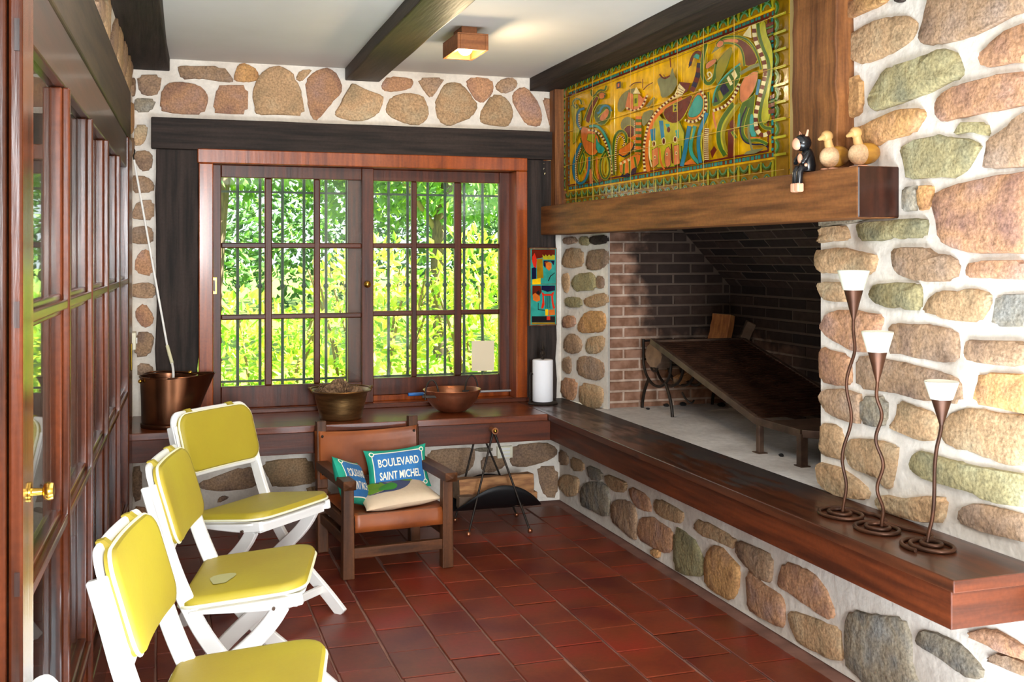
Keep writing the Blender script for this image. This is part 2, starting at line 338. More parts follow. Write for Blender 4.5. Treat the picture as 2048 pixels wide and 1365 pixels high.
DATA = '''
R1 S 105,60 250,30 640,-40 655,20 560,70 260,205 110,260
R1 O 105,440 280,350 480,230 700,170 860,175 940,240 950,310 880,430 650,570 430,650 280,600 130,510
R1 N 985,370 1040,180 1100,-60 2100,-150 2100,90 1900,180 1750,270 1480,385 1150,465 1020,440
R1 D 735,-20 840,-20 830,20 760,32
R1 P 1610,560 1720,460 1830,340 2100,230 2100,630 1900,650 1650,690
R1 G 490,1010 600,780 700,680 1050,580 1210,505 1330,530 1390,620 1420,750 1350,820 1050,950 800,1050 570,1135 500,1080
R1 S 105,930 180,850 400,760 405,1120 340,1190 170,1230 145,1100
R1 P 1150,1080 1200,980 1370,880 1700,780 2100,720 2100,1060 1750,1130 1400,1200 1240,1250 1170,1170
R2 S 430,100 560,40 820,-100 1060,-105 1090,-60 1060,40 980,130 750,190 640,250 560,260 450,180
R2 G 1450,50 1480,20 1700,25 1730,160 1640,140 1560,115 1380,150
R2 G 860,280 950,210 1200,150 1330,180 1500,190 1640,250 1590,340 1500,480 1420,555 1200,550 930,580 900,420
R2 N 1735,200 1920,80 2000,-20 2150,-100 2150,450 1700,480 1700,380 1730,280
R2 B 905,660 1035,640 1040,880 890,890 895,770
R2 S 1042,640 1170,640 1180,700 1150,870 1042,880
R2 P 1185,800 1230,700 1480,620 1900,540 2150,510 2150,1300 1900,1300 1550,1280 1410,1260 1240,1160 1225,980
R2 O 80,1060 300,1030 340,1060 360,1170 200,1185 60,1200 95,1120
R2 B 80,985 300,975 550,970 430,1000 300,1026 90,1045
R2 G 450,1060 470,1005 800,980 1060,960 1115,985 1090,1150 900,1160 780,1150 640,1190 470,1165
R3 O 35,160 60,95 280,70 480,120 600,140 620,210 580,330 400,330 130,335 40,270
R3 N 785,130 830,80 1120,80 1180,125 1300,140 1430,210 1390,395 1040,400 870,350 820,290
R3 P 1505,280 1550,210 2150,200 2150,390 1700,375 1520,370
R3 G 570,510 620,440 760,420 1030,430 1060,480 1050,690 930,680 850,650 770,670 650,630 590,580
R3 O 55,460 80,410 300,415 350,600 200,600 110,580
R3 O 1085,700 1130,600 1250,490 1380,510 1500,490 1620,480 1730,530 1735,640 1620,800 1400,790 1250,750
R3 B 1810,540 2150,520 2150,850 1760,830 1790,680
R3 P 80,850 130,750 190,695 500,700 680,740 670,840 560,1090 480,1095 390,1070 250,1000 130,920
R3 N 745,880 800,810 1000,830 1150,830 1390,890 1420,1020 1400,1180 1250,1195 1050,1160 900,1110 740,1110
R3 N 1520,1000 1560,975 2150,990 2150,1220 1900,1230 1550,1190 1510,1130
R3 P 75,1070 130,1060 350,1130 380,1280 370,1400 270,1430 80,1380 70,1200
R3 N 440,1140 560,1140 900,1200 1300,1310 1420,1360 1440,1600 1130,1570 950,1530 780,1480 440,1460
R3 S 1640,1300 2150,1320 2150,1720 1900,1660 1570,1580 1620,1400
R4 N 80,280 130,190 250,190 400,220 478,250 475,520 350,500 250,470 130,390
R4 B 482,260 730,270 720,530 620,560 478,520
R4 O 750,560 820,470 840,310 1000,360 1200,430 1220,580 1180,680 1110,700 960,660 830,600
R4 O 1260,620 1310,450 1540,370 1700,400 1850,440 2000,430 2150,500 2150,930 1850,920 1700,850 1550,790 1380,760 1290,690
R4 O 75,640 90,530 200,530 290,590 310,870 250,870 100,830 70,750
R4 O 330,740 400,670 640,690 830,740 820,880 780,1130 720,1150 660,1060 570,1030 430,970 360,900
R4 G 965,900 1000,820 1080,790 1280,860 1430,900 1700,960 2150,1040 2150,1340 1700,1280 1550,1180 1400,1140 1230,1110 1060,1050 980,980
R4 O 40,930 100,905 250,950 400,1040 550,1180 520,1270 330,1250 200,1210 80,1120 60,1020
R4 O 620,1250 700,1215 900,1260 1150,1230 1310,1250 1260,1480 1160,1500 800,1420 640,1340
R4 N 1440,1350 1600,1300 1800,1340 2150,1450 2150,1700 1900,1640 1600,1560 1420,1490
R5b B 165,930 215,830 400,870 600,890 660,1060 650,1250 780,1500 350,1400 240,1290 170,1230
R5b B 700,1040 730,980 900,1010 1050,1100 1200,1260 1180,1350 1050,1310 870,1170 720,1090
R5b P 1060,1000 1250,950 1500,1080 1600,1200 1500,1200 1300,1120
R5b B 1410,760 1600,660 1700,800 1600,900 1400,890
R5b N 1220,1190 1350,1140 1600,1260 1600,1350 1350,1250
R6b O 30,60 100,-10 390,150 380,250 300,210 200,165 100,130
R6b N 405,170 560,230 700,310 695,500 660,525 600,490 510,420 405,290
R6b S 150,290 200,220 260,225 370,340 425,410 410,600 350,680 270,630 140,550 135,420
R6b P 495,430 560,470 620,540 750,620 795,680 805,870 770,905 640,830 530,780 495,700
R6b P 745,530 800,350 960,410 1080,490 1160,620 1220,780 1190,840 1060,770 930,680 850,620 760,560
R6b O 830,810 870,765 1000,810 1120,860 1260,910 1280,1050 1290,1180 1180,1170 1050,1100 920,1040 870,930
R7b N 95,140 180,190 185,300 100,290
R7b O 205,210 330,260 340,360 220,350
R7b O 85,470 130,400 200,390 280,420 290,490 270,580 200,610 130,550
R7b B 310,520 370,460 550,470 590,620 590,780 500,790 400,720 310,690
R7b B 370,290 520,360 510,450 400,440
R7b O 550,380 700,440 760,470 740,560 640,560 570,480
R7b N 610,700 640,640 760,640 850,720 850,1010 820,1020 720,930 610,830
R7b P 780,500 960,590 1000,740 950,750 860,710 800,620
R7b O 1015,680 1050,620 1300,740 1310,830 1260,870 1130,830 1030,750
R7b P 865,900 890,810 1000,800 1100,870 1190,920 1210,1100 1150,1160 1000,1100 870,1010
R7b S 1005,1110 1085,1130 1075,1210 1005,1170
R7b G 1225,900 1330,960 1440,1050 1520,1260 1500,1380 1330,1370 1215,1310
R8p O 80,190 115,130 220,140 225,260 150,275 75,265
R8p N 245,280 260,160 300,145 390,140 405,230 360,280 300,290
R8p O 75,320 120,310 125,420 100,460 75,400
R8p G 140,370 180,320 270,305 310,330 320,430 190,445 150,420
R8p N 322,330 370,340 375,410 340,425 324,400
R8p G 95,500 130,480 210,490 215,555 110,560
R8p O 230,500 290,470 390,450 400,540 290,560 240,540
R8p S 185,700 220,610 290,580 370,590 390,650 370,725 320,740 200,735
R8p P 75,660 100,615 165,620 170,690 90,710
R8p N 90,800 120,750 170,750 215,810 200,880 130,890 90,860
R8p O 245,840 270,770 380,760 370,850 330,890 260,890
R8p N 80,930 130,905 140,1000 120,1040 80,1000
R8p N 185,920 250,905 360,940 380,1040 330,1085 250,1070 180,1030
R8p P 75,1060 180,1080 170,1200 140,1230 70,1190
R8p O 205,1100 330,1120 370,1150 360,1260 300,1290 230,1260 195,1220
R8p N 80,60 160,45 190,90 100,110
R8p G 200,50 265,50 270,115 200,110
R8p D 280,45 390,35 400,90 320,110 275,95
B1k N 460,135 500,125 870,130 950,230 955,275 800,260 650,235 490,250
B1k S 975,200 1010,110 1080,100 1180,160 1200,250 1080,275 970,260
B1k P 290,520 330,320 400,275 530,275 640,300 720,370 730,430 690,560 450,560
B1k P 775,540 820,310 900,300 1090,305 1090,560 900,560
B1k O 1165,520 1140,380 1160,300 1210,200 1310,130 1400,135 1500,190 1530,260 1580,380 1610,570 1380,560 1180,565
B1k O 1530,240 1570,165 1680,155 1650,200 1580,270
B1k P 1625,260 1700,180 1800,145 1880,170 1950,290 1940,370 1850,460 1740,610 1680,600 1640,430
B1k N 85,210 310,205 290,370 200,400 110,370
B1k B 60,440 100,415 260,430 220,540 70,545
B2k O 60,480 120,390 190,240 220,225 330,280 470,330 475,380 420,490 320,535 220,545 90,510
B2k P 460,230 520,160 710,180 735,220 700,270 560,295 470,280
B2k N 760,180 1000,175 940,270 880,350 830,300
B2k O 500,430 540,340 680,305 800,330 850,400 855,510 800,570 680,570 560,520 510,480
B2k O 915,400 960,300 1010,225 1070,215 1150,235 1220,330 1280,410 1230,510 1100,560 1040,585 950,540
B2k P 1175,215 1240,170 1400,190 1415,280 1370,350 1320,390 1250,350
B2k N 1425,260 1460,200 1560,170 1620,210 1600,270 1500,315
B2k O 1300,540 1320,440 1400,320 1500,330 1560,400 1580,480 1550,580 1500,590 1350,570
B2k P 1575,310 1660,250 1730,300 1800,400 1830,520 1800,590 1690,570 1640,480 1590,400
B2k P 1830,340 1940,370 1960,430 1990,580 1900,600 1870,480
B3k O 105,470 200,470 190,560 160,610 100,615
B3k N 100,660 200,650 240,700 220,790 150,800 105,720
B3k N 75,830 200,840 245,890 240,950 80,955
B3k N 80,1120 130,1010 245,1010 240,1150 110,1145
B3k N 60,1290 80,1210 180,1190 240,1220 235,1320 100,1320
B4k P 100,220 110,120 160,60 220,90 225,250
B4k N 60,310 180,290 240,310 240,390 160,400 60,380
B4k P 105,480 165,430 235,520 215,580 160,600 110,540
B4k N 105,630 210,630 235,680 200,790 100,800
B4k N 120,840 220,850 235,940 120,940
B7l N 205,-20 270,-20 275,180 240,210 210,130
B7l O 290,-20 325,-20 320,330 290,370 275,250
B7l N 350,250 400,130 390,500 330,480
B7l O 400,220 440,240 430,640 390,600 395,450
B7l N 450,330 470,360 480,520 440,700 430,560
B7l O 480,480 500,470 500,790 460,810 470,620
B7l N 510,500 530,520 520,640 505,640
B7l N 520,700 560,600 555,720 525,840
B7l S 500,900 525,870 550,930 545,1080 520,1150 500,1120
B7l N 495,1180 545,1180 540,1250 500,1400
B5k N 730,460 800,410 1210,270 1370,330 1360,430 1250,500 900,530 780,510
B5k O 1380,240 1600,200 1870,190 1930,390 1900,440 1750,460 1500,490 1450,400
B5k O 1830,490 1990,470 2100,560 2000,640 1850,540
B5k N 40,290 150,270 150,600 60,640
B5k N 930,600 980,570 1050,590 920,650
B5k P 60,680 200,700 280,800 150,900 50,860
B5k N 300,300 640,290 680,420 600,560 330,540
B5k P 2150,230 2700,220 2750,480 2400,560 2160,500
B6k N 110,230 400,190 740,180 740,300 700,460 560,540 420,550 250,450 100,450
B6k N 830,320 1000,290 1170,330 1150,440 960,520 840,500
B6k N 1270,140 1700,100 1860,190 1850,280 1700,370 1480,430 1290,430 1220,350 1270,280
B6k B 760,180 990,170 980,230 760,230
B6k P 360,720 560,660 560,900 430,900 340,830
B6k N 1600,440 1880,430 1870,850 1700,850 1620,600
'''
for line in DATA.strip().splitlines():
    reg, code, rest = line.split(' ', 2)
    sfx = reg[2:]; P = pts(reg[:2], rest)
    if sfx == '': stone(wr, [on_x(x, y, 2.19) for x, y in P], (-1, 0, 0), code, .018)
    elif sfx == 'b': stone(wr, [on_x(x, y, 2.166) for x, y in P], (-1, 0, 0), code, .014)
    elif sfx == 'p': stone(wr, [on_pier(x, y) for x, y in P], (-1, -.147, 0), code, .013)
    elif sfx == 'k': stone(wb, [on_y(x, y, 5.81) for x, y in P], (0, -1, 0), code, .014)
    elif sfx == 'l': stone(wl, [on_l(x, y) for x, y in P], (1, -LM, 0), code, .012)
# the same rubble goes on along the walls towards the camera, outside the frame
def rubble(wall, y0, y1, z0, z1, fn, nrm):
    z = z0
    while z < z1-.06:
        h = RND.uniform(.11, .19); y = y0+RND.uniform(0, .1)
        while y < y1-.1:
            w = RND.uniform(.16, .36)
            ring = [(y+w/2+cos(a)*(w/2-.015)*RND.uniform(.85, 1.05), z+h/2+sin(a)*(h/2-.012)*RND.uniform(.9, 1.1)) for a in [pi/4*k+.2 for k in range(8)]]
            stone(wall, [fn(a, b) for a, b in ring], nrm, RND.choice('PONGSN'))
            y += w+.02
        z += h+.02
rubble(wr, .6, 2.02, .62, 2.38, lambda a, b: Vector((2.19, a, b)), (-1, 0, 0))
rubble(wr, .6, 2.0, .03, .48, lambda a, b: Vector((2.166, a, b)), (-1, 0, 0))
rubble(wl, .6, 2.9, 2.17, 2.39, lambda a, b: LW(0, a, b), (1, -LM, 0))

# ------------------------------------------------------------------ firebox: soot-stained brick
def soot_mat(name, clean1, clean2, pale):
    m = bpy.data.materials.new(name); m.use_nodes = True; MATS[name] = m
    N = m.node_tree.nodes; L = m.node_tree.links; b = N['Principled BSDF']; b.inputs['Roughness'].default_value = .85; b.inputs['Specular IOR Level'].default_value = .2
    g = N.new('ShaderNodeNewGeometry'); sp = N.new('ShaderNodeSeparateXYZ'); L.new(g.outputs['Position'], sp.inputs[0])
    nz = N.new('ShaderNodeTexNoise'); nz.inputs['Scale'].default_value = 9; nz.inputs['Detail'].default_value = 6; L.new(g.outputs['Position'], nz.inputs['Vector'])
    def mr(src, a, b_, c=0, d=1):
        q = N.new('ShaderNodeMapRange'); L.new(src, q.inputs[0]); q.inputs[1].default_value = a; q.inputs[2].default_value = b_; q.inputs[3].default_value = c; q.inputs[4].default_value = d; return q.outputs[0]
    def ma(op, a, b_):
        q = N.new('ShaderNodeMath'); q.operation = op; q.use_clamp = (op != 'SUBTRACT' and op != 'ADD')
        for i, v in ((0, a), (1, b_)):
            if isinstance(v, (int, float)): q.inputs[i].default_value = v
            else: L.new(v, q.inputs[i])
        return q.outputs[0]
    jx = ma('ADD', sp.outputs[0], mr(nz.outputs['Fac'], .3, .7, -.09, .09)); jz = ma('ADD', sp.outputs[2], mr(nz.outputs['Fac'], .3, .7, .08, -.08))
    # clean strip by the opening (soot climbs with height), clean low course near the hearth
    edge = ma('SUBTRACT', jx, mr(sp.outputs[2], .6, 1.5, .22, 0.0))
    s1 = mr(edge, 2.30, 2.44); s2 = mr(jz, .74, .98)
    soot = ma('MULTIPLY', s1, ma('MAXIMUM', s2, mr(sp.outputs[1], 5.25, 4.6)))
    oi = N.new('ShaderNodeObjectInfo'); fac = ma('MULTIPLY', soot, mr(oi.outputs['Random'], 0, 1, .86, 1.0))
    n2 = N.new('ShaderNodeTexNoise'); n2.inputs['Scale'].default_value = 22; L.new(g.outputs['Position'], n2.inputs['Vector'])
    cr = N.new('ShaderNodeValToRGB'); L.new(n2.outputs['Fac'], cr.inputs[0]); cr.color_ramp.elements[0].position = .35; cr.color_ramp.elements[1].position = .65
    cr.color_ramp.elements[0].color = lin(clean1)+(1,); cr.color_ramp.elements[1].color = lin(clean2)+(1,)
    mx = N.new('ShaderNodeMix'); mx.data_type = 'RGBA'; L.new(fac, mx.inputs[0]); L.new(cr.outputs[0], mx.inputs[6]); mx.inputs[7].default_value = lin(pale)+(1,)
    L.new(mx.outputs[2], b.inputs['Base Color'])
    bp = N.new('ShaderNodeBump'); bp.inputs['Strength'].default_value = .4; bp.inputs['Distance'].default_value = .006; L.new(n2.outputs['Fac'], bp.inputs['Height']); L.new(bp.outputs[0], b.inputs['Normal'])
    return m
BRICK = soot_mat('firebox_brick', (152, 114, 94), (122, 86, 66), (34, 27, 25)); JOINT = soot_mat('firebox_joint', (196, 172, 154), (172, 146, 128), (86, 71, 61))
fb = MB()
fb.box(2.255, 3.2, 5.345, 5.55, .5, 2.3); fb.box(3.005, 3.2, 3.0, 5.4, .5, 1.235); fb.box(2.46, 3.2, 3.0, 3.22, .5, 2.3)
fb.hexa([(3.005, 3.2, 1.233), (3.2, 3.2, 1.233), (3.2, 5.4, 1.233), (3.005, 5.4, 1.233), (2.30, 3.2, 1.963), (2.5, 3.2, 2.1), (2.5, 5.4, 2.1), (2.30, 5.4, 1.963)])
fb.box(2.2, 2.5, 3.2, 5.4, 1.95, 2.3)
fb = fb.build('wall_firebox', JOINT, kind=KS)
def brick(c, u, v, n, hu, hv, d=.007):
    c, u, v, n = map(Vector, (c, u, v, n)); k = .004
    a = [c-u*hu-v*hv-n*.01, c+u*hu-v*hv-n*.01, c+u*hu+v*hv-n*.01, c-u*hu+v*hv-n*.01]; hu2, hv2 = hu-k, hv-k; o = n*(d*RND.uniform(.5, 1.2))
    a2 = [c-u*hu2-v*hv2+o, c+u*hu2-v*hv2+o, c+u*hu2+v*hv2+o, c-u*hu2+v*hv2+o]
    MB().add(a+a2, [(3, 2, 1, 0), (4, 5, 6, 7), (0, 1, 5, 4), (1, 2, 6, 5), (2, 3, 7, 6), (3, 0, 4, 7)]).build('brick', BRICK, fb)
CH = .0573
for r in range(-11, 9):                      # side wall at y 5.345
    z = 1.187+CH*(r+.5)
    if z < .585: continue
    x = 2.255; k = 0
    while x < 3.0:
        L_ = .2 if (k or r % 2) else .105
        x1 = min(x+L_, 3.004)
        if z > 1.24: x1 = min(x1, 3.0-(z-1.233)*.965)
        if x1-x > .03: brick(((x+x1)/2, 5.345, z), (1, 0, 0), (0, 0, 1), (0, -1, 0), (x1-x)/2-.0035, CH/2-.0035)
        x += L_; k += 1
for r in range(-11, 1):                      # back wall at x 3.005
    z = 1.187+CH*(r+.5)
    if z < .585: continue
    y = 5.34; k = 0
    while y > 3.25:
        L_ = .25 if (k or r % 2) else .125
        y1 = max(y-L_, 3.22)
        brick((3.005, (y+y1)/2, z), (0, 1, 0), (0, 0, 1), (-1, 0, 0), (y-y1)/2-.004, CH/2-.0035)
        y -= L_; k += 1
sv = Vector((-.705, 0, .73)).normalized(); sn = Vector((-.73, 0, -.705)).normalized()
for r in range(9):                           # hood leaning forward
    p = Vector((3.005, 0, 1.236))+sv*(CH*(r+.5)); y = 5.34; k = 0
    while y > 3.25:
        L_ = .25 if (k or r % 2) else .125
        y1 = max(y-L_, 3.22)
        brick((p.x, (y+y1)/2, p.z), (0, -1, 0), sv, sn, (y-y1)/2-.004, CH/2-.003)
        y -= L_; k += 1
ASH = mat('ashy_hearth', (205, 200, 196), (180, 173, 168), 4, rough=.9, bump=.3, bscale=24, speck=.1, speck_scale=40)
MB().box(2.19, 3.0, 3.262, 5.34, .45, .584).build('floor_hearth', ASH, kind=KS)

# ------------------------------------------------------------------ timbers
def beam_mesh(corners_a, corners_b, seg=14, jit=.006):
    m = MB(); vs = []; fs = []
    for i in range(seg+1):
        t = i/seg
        for k in range(4):
            p = Vector(corners_a[k]).lerp(Vector(corners_b[k]), t)
            j = jit if 0 < i < seg else 0
            vs.append(p+Vector((RND.uniform(-j, j), RND.uniform(-j, j), RND.uniform(-j, j)*.5)))
    for i in range(seg):
        for k in range(4): fs.append((i*4+k, i*4+(k+1) % 4, (i+1)*4+(k+1) % 4, (i+1)*4+k))
    fs += [(3, 2, 1, 0), tuple(seg*4+k for k in range(4))]
    return m.add(vs, fs)
def ybeam(name, x0, x1, z0, z1, ya, yb, m_, kind, label):
    def q(y): d = m_*(y-5.81); return [(x0+d, y, z0), (x1+d, y, z0), (x1+d, y, z1), (x0+d, y, z1)]
    o = beam_mesh(q(ya), q(yb)).build(name, wood(kind, 'y'), bevel=.006); tag(o, label, 'beam', 'dark ceiling beams'); return o
ybeam('ceiling_beam', -.16, .036, 2.347, 2.415, 5.812, -.5, .0275, 'dark', 'dark rough ceiling beam at the left, along the glazed door wall')
ybeam('ceiling_beam', .935, 1.123, 2.345, 2.415, 5.812, -.5, .014, 'head', 'brown rough ceiling beam in the middle, left of the ceiling lamp')
ybeam('ceiling_beam', 1.985, 2.15, 2.337, 2.415, 5.812, .3, .014, 'dark', 'dark ceiling beam along the top of the ceramic mural')
o = beam_mesh([(-.055, 5.75, 1.945), (-.055, 5.75, 2.104), (-.055, 5.83, 2.104), (-.055, 5.83, 1.945)], [(2.132, 5.75, 1.945), (2.132, 5.75, 2.104), (2.132, 5.83, 2.104), (2.132, 5.83, 1.945)], 10, .004).build('window_lintel', wood('dark', 'x'), bevel=.006)
tag(o, 'long dark rough timber lintel above the window', 'lintel')
for xa, xb, l in ((-.031, .176, 'dark rough timber post at the left of the window, behind the white pole'), (1.951, 2.135, 'dark timber post at the right of the window, carrying the painted tile panel')):
    o = beam_mesh([(xa, 5.77, .585), (xb, 5.77, .585), (xb, 5.84, .585), (xa, 5.84, .585)], [(xa, 5.77, 1.945), (xb, 5.77, 1.945), (xb, 5.84, 1.945), (xa, 5.84, 1.945)], 12, .006).build('window_post', wood('dark', 'z'), bevel=.006)
    tag(o, l, 'post', 'window posts')
o = MB().lbox(-.06, .025, -.6, 5.2, 1.92, 2.144).build('door_lintel', wood('head', 'y'), bevel=.006); tag(o, 'long brown timber lintel above the glazed door on the left', 'lintel')
o = beam_mesh([(2.04, 2.84, 1.518), (2.20, 2.84, 1.518), (2.20, 2.84, 1.679), (2.04, 2.84, 1.679)], [(2.04, 5.79, 1.518), (2.20, 5.79, 1.518), (2.20, 5.79, 1.679), (2.04, 5.79, 1.679)], 16, .003)
o = ends(o.build('mantel_beam', wood('oak', 'y'), bevel=.006), 1, wood('deep', 'z')); tag(o, 'thick brown oak mantel beam over the fireplace opening', 'mantel')
o = beam_mesh([(2.12, 3.07, 1.679), (2.21, 3.07, 1.679), (2.21, 3.33, 1.679), (2.12, 3.33, 1.679)], [(2.12, 3.07, 2.41), (2.21, 3.07, 2.41), (2.21, 3.33, 2.41), (2.12, 3.33, 2.41)], 10, .005)
o = o.build('chimney_post', wood('oak', 'z'), bevel=.005); tag(o, 'brown oak post standing on the mantel at the right of the mural', 'post')

# ------------------------------------------------------------------ L-shaped bench
be = thing('corner_bench', 'glossy reddish wood bench running under the window and along the fireplace', 'bench', (1.887, 5.23, 0))
def BN(axis, burn):
    m = wood('bench', axis)
    return m
def burn_wood():
    m = mat('bench_top_burnt', (84, 42, 22), (50, 25, 14), 4, (9, .6, 9), .3, coat=.15, speck=.12, speck_scale=90)
    N = m.node_tree.nodes; L = m.node_tree.links; b = N['Principled BSDF']
    src = b.inputs['Base Color'].links[0].from_socket
    g = N.new('ShaderNodeNewGeometry'); sp = N.new('ShaderNodeSeparateXYZ'); L.new(g.outputs['Position'], sp.inputs[0])
    nz = N.new('ShaderNodeTexNoise'); nz.inputs['Scale'].default_value = 7; nz.inputs['Detail'].default_value = 6
    mp = N.new('ShaderNodeMapping'); mp.inputs['Scale'].default_value = (2.5, .6, 1); L.new(g.outputs['Position'], mp.inputs[0]); L.new(mp.outputs[0], nz.inputs['Vector'])
    a = N.new('ShaderNodeMapRange'); L.new(nz.outputs['Fac'], a.inputs[0]); a.inputs[1].default_value = .3; a.inputs[2].default_value = .7; a.inputs[3].default_value = -.16; a.inputs[4].default_value = .16
    s = N.new('ShaderNodeMath'); s.operation = 'ADD'; L.new(sp.outputs[0], s.inputs[0]); L.new(a.outputs[0], s.inputs[1])
    q = N.new('ShaderNodeMapRange'); L.new(s.outputs[0], q.inputs[0]); q.inputs[1].default_value = 1.95; q.inputs[2].default_value = 2.10; q.inputs[4].default_value = .92
    yy = N.new('ShaderNodeMapRange'); L.new(sp.outputs[1], yy.inputs[0]); yy.inputs[1].default_value = 2.95; yy.inputs[2].default_value = 3.3
    mu = N.new('ShaderNodeMath'); mu.operation = 'MULTIPLY'; L.new(q.outputs[0], mu.inputs[0]); L.new(yy.outputs[0], mu.inputs[1])
    mx = N.new('ShaderNodeMix'); mx.data_type = 'RGBA'; L.new(mu.outputs[0], mx.inputs[0]); L.new(src, mx.inputs[6]); mx.inputs[7].default_value = lin((34, 24, 20))+(1,)
    L.new(mx.outputs[2], b.inputs['Base Color'])
    rg = N.new('ShaderNodeMapRange'); L.new(mu.outputs[0], rg.inputs[0]); rg.inputs[3].default_value = .3; rg.inputs[4].default_value = .75; L.new(rg.outputs[0], b.inputs['Roughness'])
    return m
o = MB().box(1.887, 2.187, 2.235, 5.805, .552, .585).build('top_board', burn_wood(), be, bevel=.003, world=True); ends(o, 1, wood('redbrown', 'x')); o['label'] = 'scorched top board along the fireplace'
MB().hexa([(-.158, 5.23, .552), (1.886, 5.23, .552), (1.886, 5.805, .552), (-.143, 5.805, .552), (-.158, 5.23, .5852), (1.886, 5.23, .5852), (1.886, 5.805, .5852), (-.143, 5.805, .5852)]).build('top_board', wood('bench', 'x'), be, bevel=.003, world=True)
ends(MB().box(1.905, 2.187, 2.265, 5.26, .448, .552).build('fascia', wood('redbrown', 'y'), be, bevel=.003, world=True), 1, wood('redbrown', 'x'))
MB().hexa([(-.158, 5.245, .448), (1.906, 5.245, .448), (1.906, 5.805, .448), (-.143, 5.805, .448), (-.158, 5.245, .552), (1.906, 5.245, .552), (1.906, 5.805, .552), (-.143, 5.805, .552)]).build('fascia', wood('redbrown', 'x'), be, bevel=.003, world=True)

# ------------------------------------------------------------------ window
w1 = bpy.data.objects.new('window_1', None); SC.collection.objects.link(w1); w1['kind'] = KS; w1.location = (1.06, 5.8, .585)
fr = MB(); fr.box(.176, .248, 5.745, 6.0, .585, 1.876); fr.box(1.885, 1.951, 5.745, 6.0, .585, 1.876); fr.box(.17, 1.951, 5.745, 6.0, 1.876, 1.95); fr.box(.248, 1.885, 5.745, 6.0, .585, .601); fr.box(1.093, 1.885, 5.875, 6.0, .60, .632)
fr = fr.build('window_frame', wood('red', 'z'), w1, bevel=.005, world=True)
MB().box(.176, 1.951, 5.715, 5.747, .585, .607).build('window_sill', wood('redbrown', 'x'), w1, bevel=.003, world=True)
def sash(Y, x0, x1, z0, z1, xs, zs, kind):
    m = MB(); t = .018
    m.box(x0, xs[0][0], Y-t, Y+t, z0, z1); m.box(xs[-1][1], x1, Y-t, Y+t, z0, z1)
    m.box(xs[0][0], xs[-1][1], Y-t, Y+t, zs[0][1], z1); m.box(xs[0][0], xs[-1][1], Y-t, Y+t, z0, zs[-1][0])
    s = m.build('sash', wood(kind, 'z'), w1, bevel=.004, world=True)
    for a, b in zip(xs, xs[1:]): MB().box(a[1], b[0], Y-.016, Y+.016, zs[-1][0], zs[0][1]).build('muntin', wood(kind, 'z'), s, bevel=.006, world=True)
    for a, b in zip(zs, zs[1:]): MB().box(xs[0][0], xs[-1][1], Y-.0145, Y+.0145, b[1], a[0]).build('muntin', wood(kind, 'x'), s, bevel=.006, world=True)
    for a in xs:
        for b in zs: MB().box(a[0]-.004, a[1]+.004, Y-.002, Y+.002, b[0]-.004, b[1]+.004).build('pane', GLASS, s, world=True)
    return s
s1 = sash(5.84, .248, 1.093, .601, 1.876, [(.291, .513), (.552, .771), (.805, 1.028)], [(1.469, 1.81), (1.092, 1.44), (.715, 1.064)], 'redbrown')
s2 = sash(5.90, .963, 1.90, .632, 1.876, [(1.037, 1.318), (1.349, 1.565), (1.606, 1.828)], [(1.47, 1.813), (1.095, 1.442), (.725, 1.066)], 'redbrown')
hp = MB(); a = on_y(422, 555, 5.82); b = on_y(434, 589, 5.82); hp.box(a.x, b.x, 5.817, 5.823, b.z, a.z)
hp.build('flush_pull', BRASS, s1, world=True, bevel=.002); MB().box(a.x+.008, b.x-.008, 5.8155, 5.818, b.z+.015, a.z-.015).build('pull_recess', wood('deep', 'z'), s1, world=True)
a = on_y(735, 569, 5.8); MB().lathe([(.006, 0), (.006, .014), (.016, .018), (.019, .026), (.012, .034), (.0001, .036)], (0, 0, 0), 16, lambda v, t: Vector((v.x, -v.z, v.y))).build('sash_knob', BRASS, s1, smooth=True).location = WM(s1).inverted() @ Vector((a.x, 5.822, a.z))
gr = thing('window_grille', 'grey green iron bars outside the window', 'grille', (1.1, 6.15, .7))
for x in (.272, .395, .516, .639, .758, .882, 1.0, 1.12, 1.241, 1.353, 1.472, 1.577, 1.693, 1.806, 1.92):
    MB().tube([(x, 6.15, .62), (x, 6.15, 2.0)], .0085, 8).build('bar', GRILLE, gr, world=True, smooth=True)
    MB().ball((x, 6.15, 1.23), .016, 10, 6).build('knot', GRILLE, gr, world=True, smooth=True)
for z in (1.755, .705): MB().box(.15, 1.97, 6.146, 6.154, z-.006, z+.006).build('cross_bar', GRILLE, gr, world=True)
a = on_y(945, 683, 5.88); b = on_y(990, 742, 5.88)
o = MB().box(a.x, b.x, 5.8965, 5.8978, b.z, a.z).build('pane_reflection', mat('beige_reflection', (226, 210, 178), rough=.7)); tag(o, 'square beige sheet standing in for a reflection on the lower right window pane', 'reflection')  # reflection in the glass, put in as a thin beige sheet

